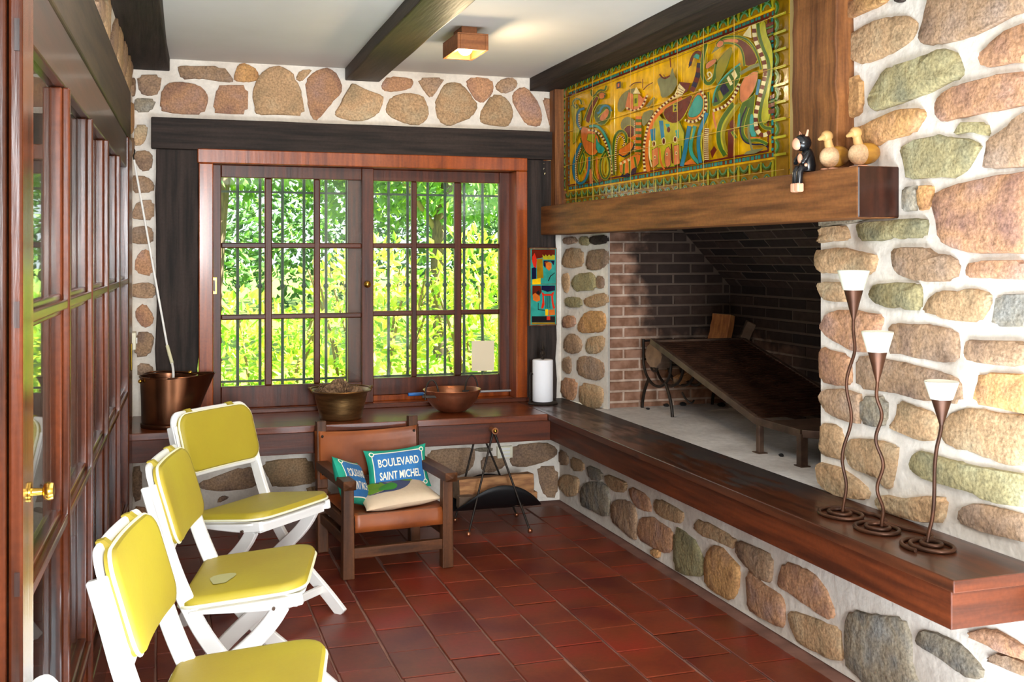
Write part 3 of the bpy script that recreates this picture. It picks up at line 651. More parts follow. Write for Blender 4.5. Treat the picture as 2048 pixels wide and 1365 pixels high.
# ------------------------------------------------------------------ glazed door on the left
d1 = bpy.data.objects.new('door_1', None); SC.collection.objects.link(d1); d1['kind'] = KS; d1.location = LW(0, 3.6, 0)
DW = wood('door', 'z')
st = MB(); st.lbox(-.03, .0595, 1.6, 1.71, 0, 1.92); st.lbox(.062, .08, 1.6, 1.705, 0, 1.92)
st = st.build('stile', DW, d1, bevel=.004, world=True)
for z, h in ((1.70, .022), (1.32, .018), (.954, .016)): MB().lbox(.070, .0765, 1.597, 1.602, z-h, z+h).build('dowel_plug', wood('deep', 'z'), st, world=True)
MB().lbox(-.02, .03, 4.98, 5.2, 0, 1.92).build('stile', DW, d1, bevel=.006, world=True)
MB().lbox(-.02, .02, 1.71, 4.98, 1.785, 1.92).build('rail', wood('deep', 'y'), d1, bevel=.004, world=True)
MB().lbox(-.02, .02, 1.71, 4.98, 0, .16).build('rail', DW, d1, bevel=.004, world=True)
my = [2.685, 3.265, 3.845, 4.425]; mz = [1.29, .80, .31]
for y in my:
    q = MB(); q.lbox(-.01, .014, y-.035, y+.002, .16, 1.785); q.lbox(.013, .03, y-.026, y-.006, .16, 1.785); q.build('muntin', DW, d1, bevel=.004, world=True)
for z in mz:
    q = MB(); q.lbox(-.009, .013, 1.71, 4.98, z-.024, z+.024); q.lbox(.012, .027, 1.71, 4.98, z-.011, z+.011); q.build('muntin', wood('door', 'y'), d1, bevel=.004, world=True)
ys = [1.71]+my+[4.98]; zz = [1.785]+mz+[.16]
for i in range(5):
    for j in range(4): MB().lbox(-.003, .001, ys[i], ys[i+1], zz[j+1], zz[j]).build('pane', DGLASS, d1, world=True)
kn = MB().lathe([(.020, 0), (.020, .004), (.008, .006), (.007, .024), (.016, .028), (.019, .036), (.016, .044), (.0001, .047)], (0, 0, 0), 18, lambda v, t: Vector((v.z, v.x, v.y))).build('door_knob', BRASS, d1, smooth=True)
kn.location = WM(d1).inverted() @ LW(.08, 1.66, 1.066); kn.scale = (.72, .72, .72)
for z in (.95, .2): MB().lbox(.03, .036, 5.07, 5.13, z-.06, z+.06).build('hinge', BRASS, d1, world=True, bevel=.003)
# ------------------------------------------------------------------ yellow folding chairs
def pad(f, outline, th, mats, name, parent, inset=.012, board=0):
    """rounded pad: outline in 2D (a,b); f(a,b,h) -> 3D"""
    n = len(outline); c = Vector((sum(p[0] for p in outline)/n, sum(p[1] for p in outline)/n))
    vs = []; fs = []
    rings = [(1, 0), (1.0, th*.55), (.965, th*.92), (.9, th), (.6, th*1.05), (.3, th*1.07)]
    for s_, h in rings:
        for p in outline: q = c+(Vector(p)-c)*s_; vs.append(f(q.x, q.y, h))
    vs.append(f(c.x, c.y, th*1.07)); k = len(rings)
    for i in range(k-1):
        for j in range(n): fs.append((i*n+j, i*n+(j+1) % n, (i+1)*n+(j+1) % n, (i+1)*n+j))
    for j in range(n): fs.append(((k-1)*n+j, (k-1)*n+(j+1) % n, k*n))
    # underside follows the curve too
    o_ = len(vs)
    for s_ in (1, .6, .3):
        for p in outline: q = c+(Vector(p)-c)*s_; vs.append(f(q.x, q.y, 0))
    vs.append(f(c.x, c.y, 0))
    for i in range(2):
        for j in range(n): fs.append((o_+i*n+(j+1) % n, o_+i*n+j, o_+(i+1)*n+j, o_+(i+1)*n+(j+1) % n))
    for j in range(n): fs.append((o_+2*n+(j+1) % n, o_+2*n+j, o_+3*n))
    return MB().add(vs, fs).build(name, mats, parent, smooth=True)
def rrect(w, h, rs, n=6):
    P = []
    for (cx, cy, a0), r in zip(((1, 1, 0), (-1, 1, 90), (-1, -1, 180), (1, -1, 270)), rs):
        for i in range(n+1):
            a = radians(a0+90*i/n); P.append((cx*(w/2-r)+r*cos(a), cy*(h/2-r)+r*sin(a)))
    Q = []                                    # break long sides so curvature shows
    for i, p in enumerate(P):
        q = P[(i+1) % len(P)]; Q.append(p); L_ = math.hypot(q[0]-p[0], q[1]-p[1])
        if L_ > .06:
            k = int(L_/.04)
            for j in range(1, k): Q.append((p[0]+(q[0]-p[0])*j/k, p[1]+(q[1]-p[1])*j/k))
    return Q
def slat(path, w, y, th=.02, name='leg', parent=None, ws=None):
    """flat curved board in the x-z plane at side y"""
    P = smooth_path([(p[0], 0, p[1]) for p in path], 2); n = len(P); A = []; B = []
    for i, p in enumerate(P):
        d = (P[min(i+1, n-1)]-P[max(i-1, 0)]).normalized(); nr = Vector((-d.z, 0, d.x)); t = i/(n-1)
        ww = (w if ws is None else ws[0]+(ws[1]-ws[0])*t)/2
        A.append(p+nr*ww); B.append(p-nr*ww)
    vs = []; fs = []
    for q in (y-th/2, y+th/2):
        for a in A: vs.append((a.x, q, a.z))
        for b in B: vs.append((b.x, q, b.z))
    m = 2*n
    for i in range(n-1):
        fs += [(i, i+1, n+i+1, n+i), (m+i+1, m+i, m+n+i, m+n+i+1), (i+1, i, m+i, m+i+1), (n+i, n+i+1, m+n+i+1, m+n+i)]
    fs += [(0, n, m+n, m), (n-1, m+n-1, m+2*n-1, 2*n-1)]
    o = MB().add(vs, fs).build(name, WHITE, parent, bevel=.003, seg=1); 
    for z in o.data.polygons: z.use_smooth = False
    bm = bmesh.new(); bm.from_mesh(o.data); bmesh.ops.recalc_face_normals(bm, faces=bm.faces); bm.to_mesh(o.data); bm.free()
    return o
STAIN = mat('grey_stain', (176, 172, 118), rough=.6)
def make_chair(label):
    t = thing('folding_chair', label, 'chair', group='yellow and white folding chairs')
    so = rrect(.355, .45, (.075, .05, .05, .075))
    def sf(a, b, h): return (a-.005, b, .425+.022*a/.18+.05*b*b+h)
    pad(sf, so, .028, YELLOW, 'seat_cushion', t)
    MB().tube([sf(a*1.01, b*1.01, .004) for a, b in so], .0045, 6, True).build('seat_piping', PIPING, t, smooth=True)
    pad(lambda a, b, h: sf(a*.98, b*.98, h-.018), so, .012, WHITE, 'seat_board', t)
    # backrest: a across (y), b up
    ux, uz = -.28, .96
    bo = rrect(.405, .225, (.055, .055, .05, .05))
    def bf(a, b, h): return (-.236+ux*b+h*uz+.3*a*a, a, .685+uz*b-h*ux*1.0)
    pad(bf, bo, .026, YELLOW, 'back_cushion', t)
    MB().tube([bf(a*1.0, b*1.0, .012) for a, b in bo], .0042, 6, True).build('back_piping', PIPING, t, smooth=True)
    wo = rrect(.435, .255, (.05, .05, .04, .04))
    pad(lambda a, b, h: bf(a, b, h-.015), wo, .012, WHITE, 'back_board', t)
    for s in (-1, 1):
        MB().hexa([bf(s*.115-.012, .108, -.018), bf(s*.115+.012, .108, -.018), bf(s*.115+.012, .131, -.018), bf(s*.115-.012, .131, -.018),
                   bf(s*.115-.012, .108, .016), bf(s*.115+.012, .108, .016), bf(s*.115+.012, .131, .0), bf(s*.115-.012, .131, .0)]).build('strap', YELLOW, t)
    for s in (-1, 1):
        slat([(-.262, .752), (-.236, .66), (-.207, .55), (-.165, .44), (-.115, .335), (-.045, .24), (.05, .15), (.15, .07), (.225, .0)], .05, s*.205, .02, 'front_leg', t, (.042, .05))
        slat([(.105, .40), (.075, .35), (.02, .29), (-.06, .225), (-.16, .12), (-.245, .0)], .048, s*.178, .02, 'rear_leg', t)
        slat([(-.165, .412), (-.05, .410), (.08, .412), (.165, .424)], .042, s*.2, .02, 'side_rail', t, (.05, .034))
        for x, z in ((-.145, .412), (.085, .40)): MB().tube([(x, s*.19, z), (x, s*.219, z)], .005, 8).build('rivet', RUST, t)
    MB().box(.13, .15, -.19, .19, .395, .428).build('front_rail', WHITE, t, bevel=.003)
    MB().box(-.175, -.155, -.19, .19, .395, .43).build('rear_rail', WHITE, t, bevel=.003)
    MB().bar((-.2, -.168, .075), (-.2, .168, .075), .018, .03).build('cross_bar', WHITE, t, bevel=.003)
    MB().bar((.13, -.195, .085), (.13, .195, .085), .018, .03).build('cross_bar', WHITE, t, bevel=.003)
    return t
ch = make_chair('yellow folding chair with a grey worn patch on its seat, second nearest in the row')
CH = [((.261, 3.345), -12, None), ((.171, 2.465), -11, 'nearest yellow folding chair seen whole, its seat cut by the lower edge of the photo'),
      ((.365, 4.235), -45, 'yellow folding chair farthest back, turned towards the leather armchair'),
      ((.07, 1.44), -11, 'folding chair in the lower left corner, only the white top of its back showing')]
for i, ((x, y), a, l) in enumerate(CH):
    o = ch if i == 0 else copy_tree(ch)
    o.location = (x, y, 0); o.rotation_euler = (0, 0, radians(a))
    if l: o['label'] = l
wp = [(-.076+.034*cos(q)*(1+.25*sin(3*q)), -.07+.062*sin(q)*(1+.2*cos(2*q))) for q in [2*pi*k/18 for k in range(18)]]
MB().add([(x-.005, y, .425+.022*x/.18+.05*y*y+.0318) for x, y in wp], [tuple(range(18))]).build('worn_patch', STAIN, ch)

# ------------------------------------------------------------------ low leather armchair
ac = thing('leather_armchair', 'low wooden armchair with tan leather seat and back in front of the bench', 'armchair', (.763, 4.673, 0), radians(5.5))
wz, wx, wy = wood('chair', 'z'), wood('chair', 'x'), wood('chair', 'y')
WD, DP = .455, .465
for u in (0, WD):
    MB().bar((u, 0, 0), (u, 0, .395), .052, .05, (0, 1, 0), .046, .046).build('front_leg', wz, ac, bevel=.004)
    m = MB(); m.bar((u, DP, 0), (u, DP+.01, .3), .05, .05, (0, 1, 0)); m.bar((u, DP+.01, .3), (u, DP+.03, .615), .05, .05, (0, 1, 0), .046, .04)
    m.build('back_post', wz, ac, bevel=.004)
    s = -1 if u == 0 else 1
    m = MB(); m.box(u-.028+s*.004, u+.028+s*.004, -.055, DP-.01, .392, .432)
    m.add([(u-.028+s*.004, -.055, .392), (u+.028+s*.004, -.055, .392), (u+.028+s*.004, -.055, .432), (u-.028+s*.004, -.055, .432), (u+s*.004, -.078, .412)], [(0, 1, 4), (1, 2, 4), (2, 3, 4), (3, 0, 4)])
    m.build('arm', wy, ac, bevel=.003)
    MB().box(u-.014, u+.014, .02, DP, .14, .185).build('side_stretcher', wy, ac, bevel=.003)
    MB().box(u-.016, u+.016, .02, DP, .215, .262).build('seat_rail', wy, ac, bevel=.003)
MB().box(.02, WD-.02, -.014, .014, .085, .13).build('front_stretcher', wx, ac, bevel=.003)
MB().box(.02, WD-.02, DP-.014, DP+.014, .10, .145).build('back_stretcher', wx, ac, bevel=.003)
def sheet(name, fn, nu, nv, mt, parent, th=.004):
    vs = [fn(i/nu, j/nv) for j in range(nv+1) for i in range(nu+1)]
    fs = [(j*(nu+1)+i, j*(nu+1)+i+1, (j+1)*(nu+1)+i+1, (j+1)*(nu+1)+i) for j in range(nv) for i in range(nu)]
    o = MB().add(vs, fs).build(name, mt, parent, smooth=True)
    m = o.modifiers.new('thick', 'SOLIDIFY'); m.thickness = th; m.offset = 0
    return o
def seat_fn(u, v):
    if v < .18: return (.027+(WD-.054)*u, -.026+.002*sin(u*9), .2+.072*(v/.18))
    w = (v-.18)/.82; return (.0+WD*u if w > .12 else .027+(WD-.054)*u, -.02+(DP)*w, .272-.026*sin(pi*u)*sin(pi*min(1, w*1.1)))
sheet('leather_seat', seat_fn, 16, 16, LEATHER, ac)
def back_fn(u, v):
    a = -.03+u*(WD+.06); z = .345+.225*v; yb = DP+.01+.02*(z-.3)/.315
    if u < .06 or u > .94: return (a, yb-.028 if .03 < u < .97 else yb+.0, z)
    return (a, yb-.029+.02*sin(pi*u), z-.012*sin(pi*u)*(v > .5))
sheet('leather_back', back_fn, 24, 8, LEATHER, ac)
for u in (0, WD):
    for z in (.37, .545): MB().ball((u, DP-.018+.02*(z-.3)/.315, z), .007, 8, 6).build('stud', IRON, ac, smooth=True)

# ------------------------------------------------------------------ cushions
TEAL = mat('teal_cotton', (22, 158, 128), (16, 138, 112), 12, rough=.8, bump=.15, bscale=40); BLUEC = mat('blue_cotton', (48, 118, 178), (36, 100, 158), 9, rough=.8, bump=.12, bscale=40)
CREAM = mat('cream_cotton', (226, 200, 168), (208, 186, 158), 7, rough=.85, bump=.2, bscale=50); LETTER = mat('cream_print', (240, 232, 210), rough=.8)
GREENP = mat('leaf_green_print', (104, 146, 30), rough=.8); NAVYP = mat('slate_blue_print', (66, 74, 110), rough=.8); GREEN2 = mat('bright_green_print', (52, 138, 40), rough=.8)
def psurf(w, h, t, u, v, side=1, wob=0):
    a = max(0, 1-abs(u)**2.6); b = max(0, 1-abs(v)**2.6)
    pin = 1-.09*(1-v*v)*abs(u)**3; pin2 = 1-.12*(1-u*u)*abs(v)**3
    z = side*t/2*(a*b)**.55
    if wob: z += side*wob*noise.noise(Vector((u*2.2, v*2.4, wob*100)))*(a*b)
    return Vector((u*w/2*pin, v*h/2*pin2, z))
def text_verts(txt, size):
    c = bpy.data.curves.new('t', 'FONT'); c.body = txt; c.size = size; c.align_x = 'CENTER'; c.resolution_u = 3; c.offset = .018*size
    o = bpy.data.objects.new('t', c); SC.collection.objects.link(o); dg = bpy.context.evaluated_depsgraph_get()
    me = bpy.data.meshes.new_from_object(o.evaluated_get(dg)); bpy.data.objects.remove(o)
    bm = bmesh.new(); bm.from_mesh(me); bmesh.ops.triangulate(bm, faces=bm.faces)
    bmesh.ops.subdivide_edges(bm, edges=[e for e in bm.edges if e.calc_length() > size*.25], cuts=2, use_grid_fill=True)
    bmesh.ops.triangulate(bm, faces=bm.faces)
    bm.verts.index_update(); V = [v.co.copy() for v in bm.verts]; Fc = [tuple(v.index for v in f.verts) for f in bm.faces]; bm.free(); bpy.data.meshes.remove(me)
    return V, Fc
def cushion(name, label, loc, rot, w, h, t, printed, wob=.012):
    th = thing(name, label, 'cushion', loc, rot=rot, group=None)
    us = [-1, -.96, -.9, -.83, -.8]+[-.8+1.6*k/14 for k in range(1, 14)]+[.8, .83, .9, .96, 1]
    vs_ = [-1, -.95, -.88, -.80, -.75, -.6, -.4, -.2, 0, .2, .4, .6, .75, .80, .88, .95, 1]
    nu, nv = len(us), len(vs_)
    for side in (1, -1):
        m = MB(); m.add([psurf(w, h, t, u, v, side, wob) for v in vs_ for u in us], [])
        for j in range(nv-1):
            for i in range(nu-1):
                uc = (us[i]+us[i+1])/2; vc = (vs_[j]+vs_[j+1])/2
                f = (j*nu+i, j*nu+i+1, (j+1)*nu+i+1, (j+1)*nu+i)
                m.f.append(f if side > 0 else f[::-1])
                k = 0
                if printed and side > 0:
                    if abs(uc) < .80 and abs(vc) < .75: k = 1
                    elif abs(uc) < .83 and abs(vc) < .80: k = 2
                m.m.append(k)
        m.build('cover_front' if side > 0 else 'cover_back', [TEAL, BLUEC, LETTER] if printed else CREAM, th, smooth=True)
    if printed:
        P = lambda x, y: psurf(w, h, t, 2*x/w, 2*y/h, 1, wob)+Vector((0, 0, .0012))
        for txt, y0 in (('BOULEVARD', .012), ('SAINT MICHEL', -.048)):
            V, Fc = text_verts(txt, .052 if txt[0] == 'B' else .050)
            sx = .80*w*.82/(max(v.x for v in V)-min(v.x for v in V))
            MB().add([P(v.x*sx, v.y+y0) for v in V], Fc).build('lettering', LETTER, th)
        for cx, cy in ((-1, -1), (1, -1), (-1, 1), (1, 1)):
            x, y = cx*.81*w/2, cy*.76*h/2
            for r0, r1, mt, dz in ((.0, .0125, LETTER, .0004), (.003, .0075, TEAL, .001)):
                n = 14; q = [P(x+cos(2*pi*k/n)*r1, y+sin(2*pi*k/n)*r1)+Vector((0, 0, dz)) for k in range(n)]
                MB().add(q, [tuple(range(n))]).build('printed_ring', mt, th)
    return th
pA = on_y(795, 938, 5.0)
cushion('boulevard_cushion', 'teal and blue cushion lettered BOULEVARD SAINT MICHEL, facing front on the armchair', pA, (radians(72), radians(-3), radians(4)), .305, .205, .085, True)
pB = on_y(703, 966, 4.83)
cushion('boulevard_cushion', 'teal and blue lettered cushion turned sideways against the left arm of the armchair', pB, (radians(66), radians(16), radians(58)), .30, .22, .085, True)
pc = on_y(792, 996, 4.86)
cu = cushion('seat_cushion', 'cream cushion with a green and slate leaf print lying flat on the leather seat', (pc.x, 4.88, .305), (radians(6), radians(-4), radians(6)), .36, .30, .085, False, .008)
def leafpatch(poly, mt, lift):
    q = chaikin([Vector((a, b, 0)) for a, b in poly], 2)
    V = [psurf(.36, .30, .085, p.x, p.y, 1, .008)+Vector((0, 0, lift)) for p in q]
    c = sum((p for p in q), Vector())/len(q)
    mid = [psurf(.36, .30, .085, (p.x+c.x)/2, (p.y+c.y)/2, 1, .008)+Vector((0, 0, lift)) for p in q]; n = len(q)
    MB().add(V+mid+[psurf(.36, .30, .085, c.x, c.y, 1, .008)+Vector((0, 0, lift))], [(i, (i+1) % n, n+(i+1) % n, n+i) for i in range(n)]+[(n+i, n+(i+1) % n, 2*n) for i in range(n)]).build('leaf_print', mt, cu)
leafpatch([(-.86, -.35), (-.8, .75), (0, .9), (.65, .85), (.5, .2), (.2, -.3), (-.3, -.45)], NAVYP, .0012)
leafpatch([(-.84, -.3), (-.75, .4), (-.3, .8), (-.25, .3), (-.1, -.1), (-.4, -.35)], GREENP, .0022)
leafpatch([(-.55, -.3), (-.35, .1), (0, .3), (.1, 0), (-.1, -.35)], GREEN2, .003)
leafpatch([(0, .8), (.3, .35), (.55, .25), (.62, .6), (.4, .86)], GREENP, .0024)

# ------------------------------------------------------------------ log carrier
lc = thing('log_carrier', 'black sheet metal log carrier hung between two slender A-frames with ball feet', 'log carrier', (1.6, 5.3, 0))
n_ap, f_ap = Vector((1.585, 5.2, .522)), Vector((1.575, 5.44, .517))
feet = [(n_ap, on_z(937, 1069, .018)), (n_ap, on_z(1060, 1062, .018)), (f_ap, on_z(910, 1040, .018)), (f_ap, on_z(1033, 1030, .018))]
for ap, ft in feet:
    l = MB().tube([ap, ft], .0055, 8).build('leg', IRON, lc, world=True, smooth=True); MB().ball(ft, .014, 12, 8).build('ball_foot', COPPER, l, world=True, smooth=True)
MB().tube([n_ap+Vector((0, -.03, 0)), n_ap+Vector((0, .02, 0)), f_ap+Vector((0, -.02, 0)), f_ap+Vector((0, .03, 0))], [.017, .012, .012, .017], 14).build('handle', wood('plank', 'y'), lc, world=True, smooth=True)
for p, s in ((n_ap, -1), (f_ap, 1)): MB().ball(p+Vector((0, s*.03, 0)), .011, 10, 6).build('cap', BRASS, lc, world=True, smooth=True)
def sling(u, v):
    x = -.25+.5*u; s = (1-(2*u-1)**2); th = radians(86)*(s**.62)*(2*v-1); R = .155
    return (1.625+x, 5.315+R*sin(th), .105+R*(1-cos(th)))
SHEET = mat('black_sheet', (16, 16, 18), rough=.55, metal=.3)
o = sheet('sling', lambda u, v: tuple(Vector(sling(u, v))-Vector((1.6, 5.3, 0))), 32, 16, SHEET, lc, .003)
def log(name, label, p, q, prof, cols, group=None):
    p, q = Vector(p), Vector(q); d = (q-p).normalized(); a = d.cross(Vector((0, 0, 1))).normalized(); b = a.cross(d); n = len(prof); vs = []; fs = []; S = 8
    for i in range(S+1):
        c = p.lerp(q, i/S)
        for (x, z) in prof:
            k = 1+.10*noise.noise(Vector((x*20, z*20, i*.7))); vs.append(c+a*x*k+b*z*k+Vector((0, 0, .006*noise.noise(Vector((i*.9, x, 3))))))
    m = MB()
    for i in range(S):
        for j in range(n): fs.append((i*n+j, i*n+(j+1) % n, (i+1)*n+(j+1) % n, (i+1)*n+j))
    m.add(vs, fs); m.cur = 1; m.f += [tuple(range(n-1, -1, -1)), tuple(S*n+j for j in range(n))]; m.m += [1, 1]
    bm = bmesh.new(); o = m.build(name, cols, None, bevel=.003, seg=1); bm.from_mesh(o.data); bmesh.ops.recalc_face_normals(bm, faces=bm.faces); bm.to_mesh(o.data); bm.free()
    tag(o, label, 'firewood', group); return o
BARK = mat('split_wood', (178, 128, 82), (132, 88, 56), 6, (1.5, 9, 9), rough=.8, bump=.4, bscale=14); ENDG = mat('end_grain', (150, 120, 92), (112, 88, 66), 14, rough=.85)
GREYW = mat('grey_bark', (112, 88, 70), (78, 62, 50), 6, rough=.85, bump=.5, bscale=16)
log('split_log', 'large split log with a pale face lying in the black log carrier', (1.43, 5.36, .205), (1.845, 5.40, .205), [(-.055, -.055), (.06, -.05), (.065, .0), (.055, .055), (-.02, .05), (-.058, .02)], [BARK, ENDG])
log('split_log', 'darker small log tucked under the large one in the carrier', (1.42, 5.28, .155), (1.76, 5.27, .150), [(-.035, -.03), (.0, -.04), (.035, -.025), (.035, .03), (-.03, .03)], [GREYW, ENDG])
log('split_log', 'short squared log standing out at the right end of the carrier', (1.60, 5.335, .143), (1.865, 5.37, .137), [(-.03, -.028), (.03, -.028), (.032, .028), (-.03, .03)], [BARK, ENDG])

# ------------------------------------------------------------------ pots on the bench
TB = .5852
sc = thing('coal_scuttle', 'tall dark copper coal scuttle with a pouring lip at the left end of the bench', 'scuttle', (.028, 5.42, TB))
def spout(v, a):
    k = max(0, (v.z-.03)/.21); g = max(0, cos(a+.15))**3
    return Vector((v.x+g*k*.085, v.y, v.z+g*k*.012))
MB().lathe([(.0001, 0), (.125, 0), (.128, .004), (.128, .018), (.122, .022), (.124, .03), (.126, .14), (.131, .236), (.134, .238), (.134, .242), (.128, .240), (.122, .14), (.12, .03), (.0001, .026)], (0, 0, 0), 40, spout).build('bucket', SCUT, sc, smooth=True)
MB().tube([(.132*cos(t), .132*sin(t)+0, .241) for t in [pi+.9-pi*1.8*k/40+pi*.0 for k in range(41)]], .004, 6).build('rim_wire', SCUT, sc, smooth=True)
for s in (0, 1):
    c = (-.128, -.06, .225) if s == 0 else (.10, .085, .245)
    MB().ball(c, .010, 10, 6).build('handle_lug', BRASS, sc, smooth=True)
hb = MB().tube([(-.128+.004, -.06, .225)]+[Vector((-.128, -.06, .225)).lerp(Vector((.10, .085, .245)), k/10)+Vector((.5, -.8, 0)).normalized()*.12*sin(pi*k/10)*.0+Vector((-.3, .55, 0))*.23*sin(pi*k/10)+Vector((0, 0, .012*sin(pi*k/10))) for k in range(1, 10)]+[(.10, .085, .245)], .004, 6).build('bail_handle', SCUT, sc, smooth=True)
po = thing('window_pole', 'thin white pole with a hook leaning from the scuttle to the wall', 'pole', (.03, 5.42, .62))
pa, pb = on_y(268, 320, 5.755), on_y(338, 712, 5.62)
pk, pe = on_y(347, 742, 5.52), Vector((.045, 5.44, .66))
MB().tube([pa, pb], .0055, 10).build('shaft', WHITE, po, world=True, smooth=True)
MB().tube([pb-(pb-pa).normalized()*.05, on_y(344, 727, 5.56)], .0085, 10).build('grip', mat('cream_plastic', (226, 222, 186), rough=.5), po, world=True, smooth=True)
MB().tube(smooth_path([on_y(344, 727, 5.56), pk, pk.lerp(pe, .3), pe], 2), .006, 10).build('crank', WHITE, po, world=True, smooth=True)
d = (pa-pb).normalized()
MB().tube([pa, pa+d*.02, pa+d*.035+Vector((.008, 0, 0)), pa+d*.05+Vector((.012, 0, 0)), pa+d*.066+Vector((.006, 0, 0)), pa+d*.07+Vector((-.004, 0, 0)), pa+d*.06+Vector((-.01, 0, 0))], .0032, 8).build('hook', IRON, po, world=True, smooth=True)
bu = thing('brass_bucket', 'aged brass bucket full of pine cones on the bench below the window', 'bucket', (.849, 5.405, TB))
MB().lathe([(.0001, 0), (.098, 0), (.104, .006), (.112, .04), (.126, .10), (.131, .128), (.147, .140), (.150, .143), (.147, .147), (.136, .140), (.125, .128), (.12, .10), (.106, .04), (.098, .012), (.0001, .01)], (0, 0, 0), 40).build('bowl', BRONZE, bu, smooth=True)
for s in (-1, 1):
    MB().tube([(s*.142, -.02, .135), (s*.152, -.012, .152), (s*.158, 0, .158), (s*.152, .012, .152), (s*.142, .02, .135)], .006, 8).build('handle_lug', BRONZE, bu, smooth=True)
MB().tube([(.150*cos(t)*1.02, .150*abs(sin(t))*1.02, .152) for t in [pi*k/24 for k in range(25)]], .0038, 6).build('bail_handle', BRONZE, bu, smooth=True)
CONE = mat('pine_cone', (150, 116, 84), (92, 66, 46), 40, rough=.85)
def pine_cone(loc, rot, s, label):
    m = MB(); m.ball((0, 0, 0), .028, 10, 8, (1, 1, 1.35))
    for k in range(70):
        t = (k+.5)/70; z = -.036+.076*t; a = k*2.39996; r = .030*sqrt(max(.02, 1-(z/.042)**2)); d_ = Vector((cos(a), sin(a), .35)); p = Vector((cos(a)*r, sin(a)*r, z))
        e = Vector((-sin(a), cos(a), 0))*.008; q = p+d_*.013
        m.add([p-e*.6, p+e*.6, q+e, q-e, (p+q)/2+Vector((0, 0, .004))], [(0, 1, 4), (1, 2, 4), (2, 3, 4), (3, 0, 4), (3, 2, 1, 0)])
    o = m.build('pine_cone', CONE); o.location = loc; o.rotation_euler = rot; o.scale = (s, s, s); tag(o, label, 'pine cone', 'pine cones in the brass bucket'); return o
for dx, dy, dz, s, l in ((-.055, -.03, .128, 1.05, 'front left pine cone in the brass bucket'), (.0, .02, .148, 1.15, 'topmost pine cone at the middle of the brass bucket'), (.06, -.035, .120, 1.0, 'front right pine cone in the brass bucket, lying lower'), (-.07, .05, .125, 1.0, 'pine cone at the back left of the brass bucket'), (.065, .055, .118, 1.0, 'pine cone at the back right of the brass bucket')):
    pine_cone((.849+dx, 5.405+dy, TB+dz), (RND.uniform(.6, 1.5), RND.uniform(-.6, .6), RND.uniform(0, 6)), s, l)
bo_ = thing('copper_bowl', 'round copper bowl with two upright loop handles near the right end of the bench', 'bowl', (1.441, 5.47, TB))
MB().lathe([(.0001, 0), (.05, .001), (.075, .008), (.105, .03), (.128, .06), (.142, .092), (.148, .112), (.152, .116), (.150, .119), (.144, .114), (.138, .092), (.124, .062), (.10, .034), (.07, .013), (.0001, .007)], (0, 0, 0), 44).build('bowl', COPPER, bo_, smooth=True)
for a in (radians(212), radians(32)):
    c = Vector((cos(a), sin(a), 0)); e = Vector((-sin(a), cos(a), 0))
    if a > 2: e = Vector((.9, -.3, 0)).normalized(); 
    else: e = Vector((1, -.15, 0)).normalized()
    P = [c*.151+e*(.034*cos(t))+Vector((0, 0, .095+.082*sin(t))) for t in [pi*k/16 for k in range(17)]]
    MB().tube([P[0]+Vector((0, 0, -.02))]+P+[P[-1]+Vector((0, 0, -.02))], .0045, 8).build('loop_handle', IRON, bo_, smooth=True)
    MB().bar(c*.151+e*.05+Vector((0, 0, .092)), c*.151-e*.05+Vector((0, 0, .092)), .006, .014).build('handle_plate', IRON, bo_, bevel=.002)
pe_ = thing('thin_rod', 'thin silver rod with a blue cap lying along the window track behind the bowl', 'rod', (1.28, 5.80, .64))
MB().tube([(0, 0, 0), (.085, 0, 0)], .0095, 12).build('blue_cap', mat('blue_plastic', (52, 118, 196), rough=.4), pe_, smooth=True)
MB().tube([(.085, 0, 0), (.59, 0, 0)], .0062, 10).build('shaft', mat('silver_rod', (196, 200, 204), rough=.3, metal=.6), pe_, smooth=True)
ph = thing('paper_towel_holder', 'black iron paper towel holder with a spiked finial in the corner of the bench', 'towel holder', (1.99, 5.60, TB))
MB().lathe([(.0001, 0), (.082, 0), (.084, .006), (.08, .011), (.03, .014), (.0001, .014)], (0, 0, 0), 28).build('base', IRON, ph, smooth=True)
MB().lathe([(.006, .012), (.006, .245), (.012, .25), (.007, .262), (.016, .275), (.012, .284), (.006, .292), (.014, .304), (.005, .318), (.003, .345), (.0001, .358)], (0, 0, 0), 14).build('finial_rod', IRON, ph, smooth=True)
MB().tube([(-.075, .0, .01), (-.075, 0, .16), (-.068, 0, .172), (-.058, 0, .165)], .004, 8).build('arm', IRON, ph, smooth=True)
o = MB().lathe([(.02, 0), (.054, .001), (.0565, .005), (.0565, .225), (.054, .229), (.02, .23)], (1.99, 5.60, TB+.0145), 32).build('paper_towel_roll', mat('paper_towel', (240, 240, 244), rough=.9, bump=.1, bscale=90), smooth=True); tag(o, 'white paper towel roll standing on the black holder', 'paper towel')

# ------------------------------------------------------------------ ceiling lamp
cl = thing('ceiling_lamp', 'square wooden ceiling lamp glowing orange between the beams', 'ceiling lamp', (1.285, 4.65, 2.41))
pw = wood('plank', 'x'); m = MB()
for x0, x1, y0, y1 in ((-.07, -.056, -.13, .13), (.056, .07, -.13, .13), (-.056, .056, -.13, -.112), (-.056, .056, .112, .13)): m.box(x0, x1, y0, y1, -.112, -.046)
m.box(-.07, .07, -.13, .13, -.046, -.040); m.build('shade', pw, cl, bevel=.002)
MB().box(-.035, .035, -.07, .07, -.042, 0).build('mount', pw, cl, bevel=.002)
MB().box(-.05, .05, -.1, .1, -.052, -.047).build('reflector', mat('lamp_reflector', (255, 210, 130), rough=.4), cl)
MB().ball((0, 0, -.082), .034, 16, 10).build('bulb', mat('glowing_bulb', (255, 214, 140), emit=14), cl, smooth=True)

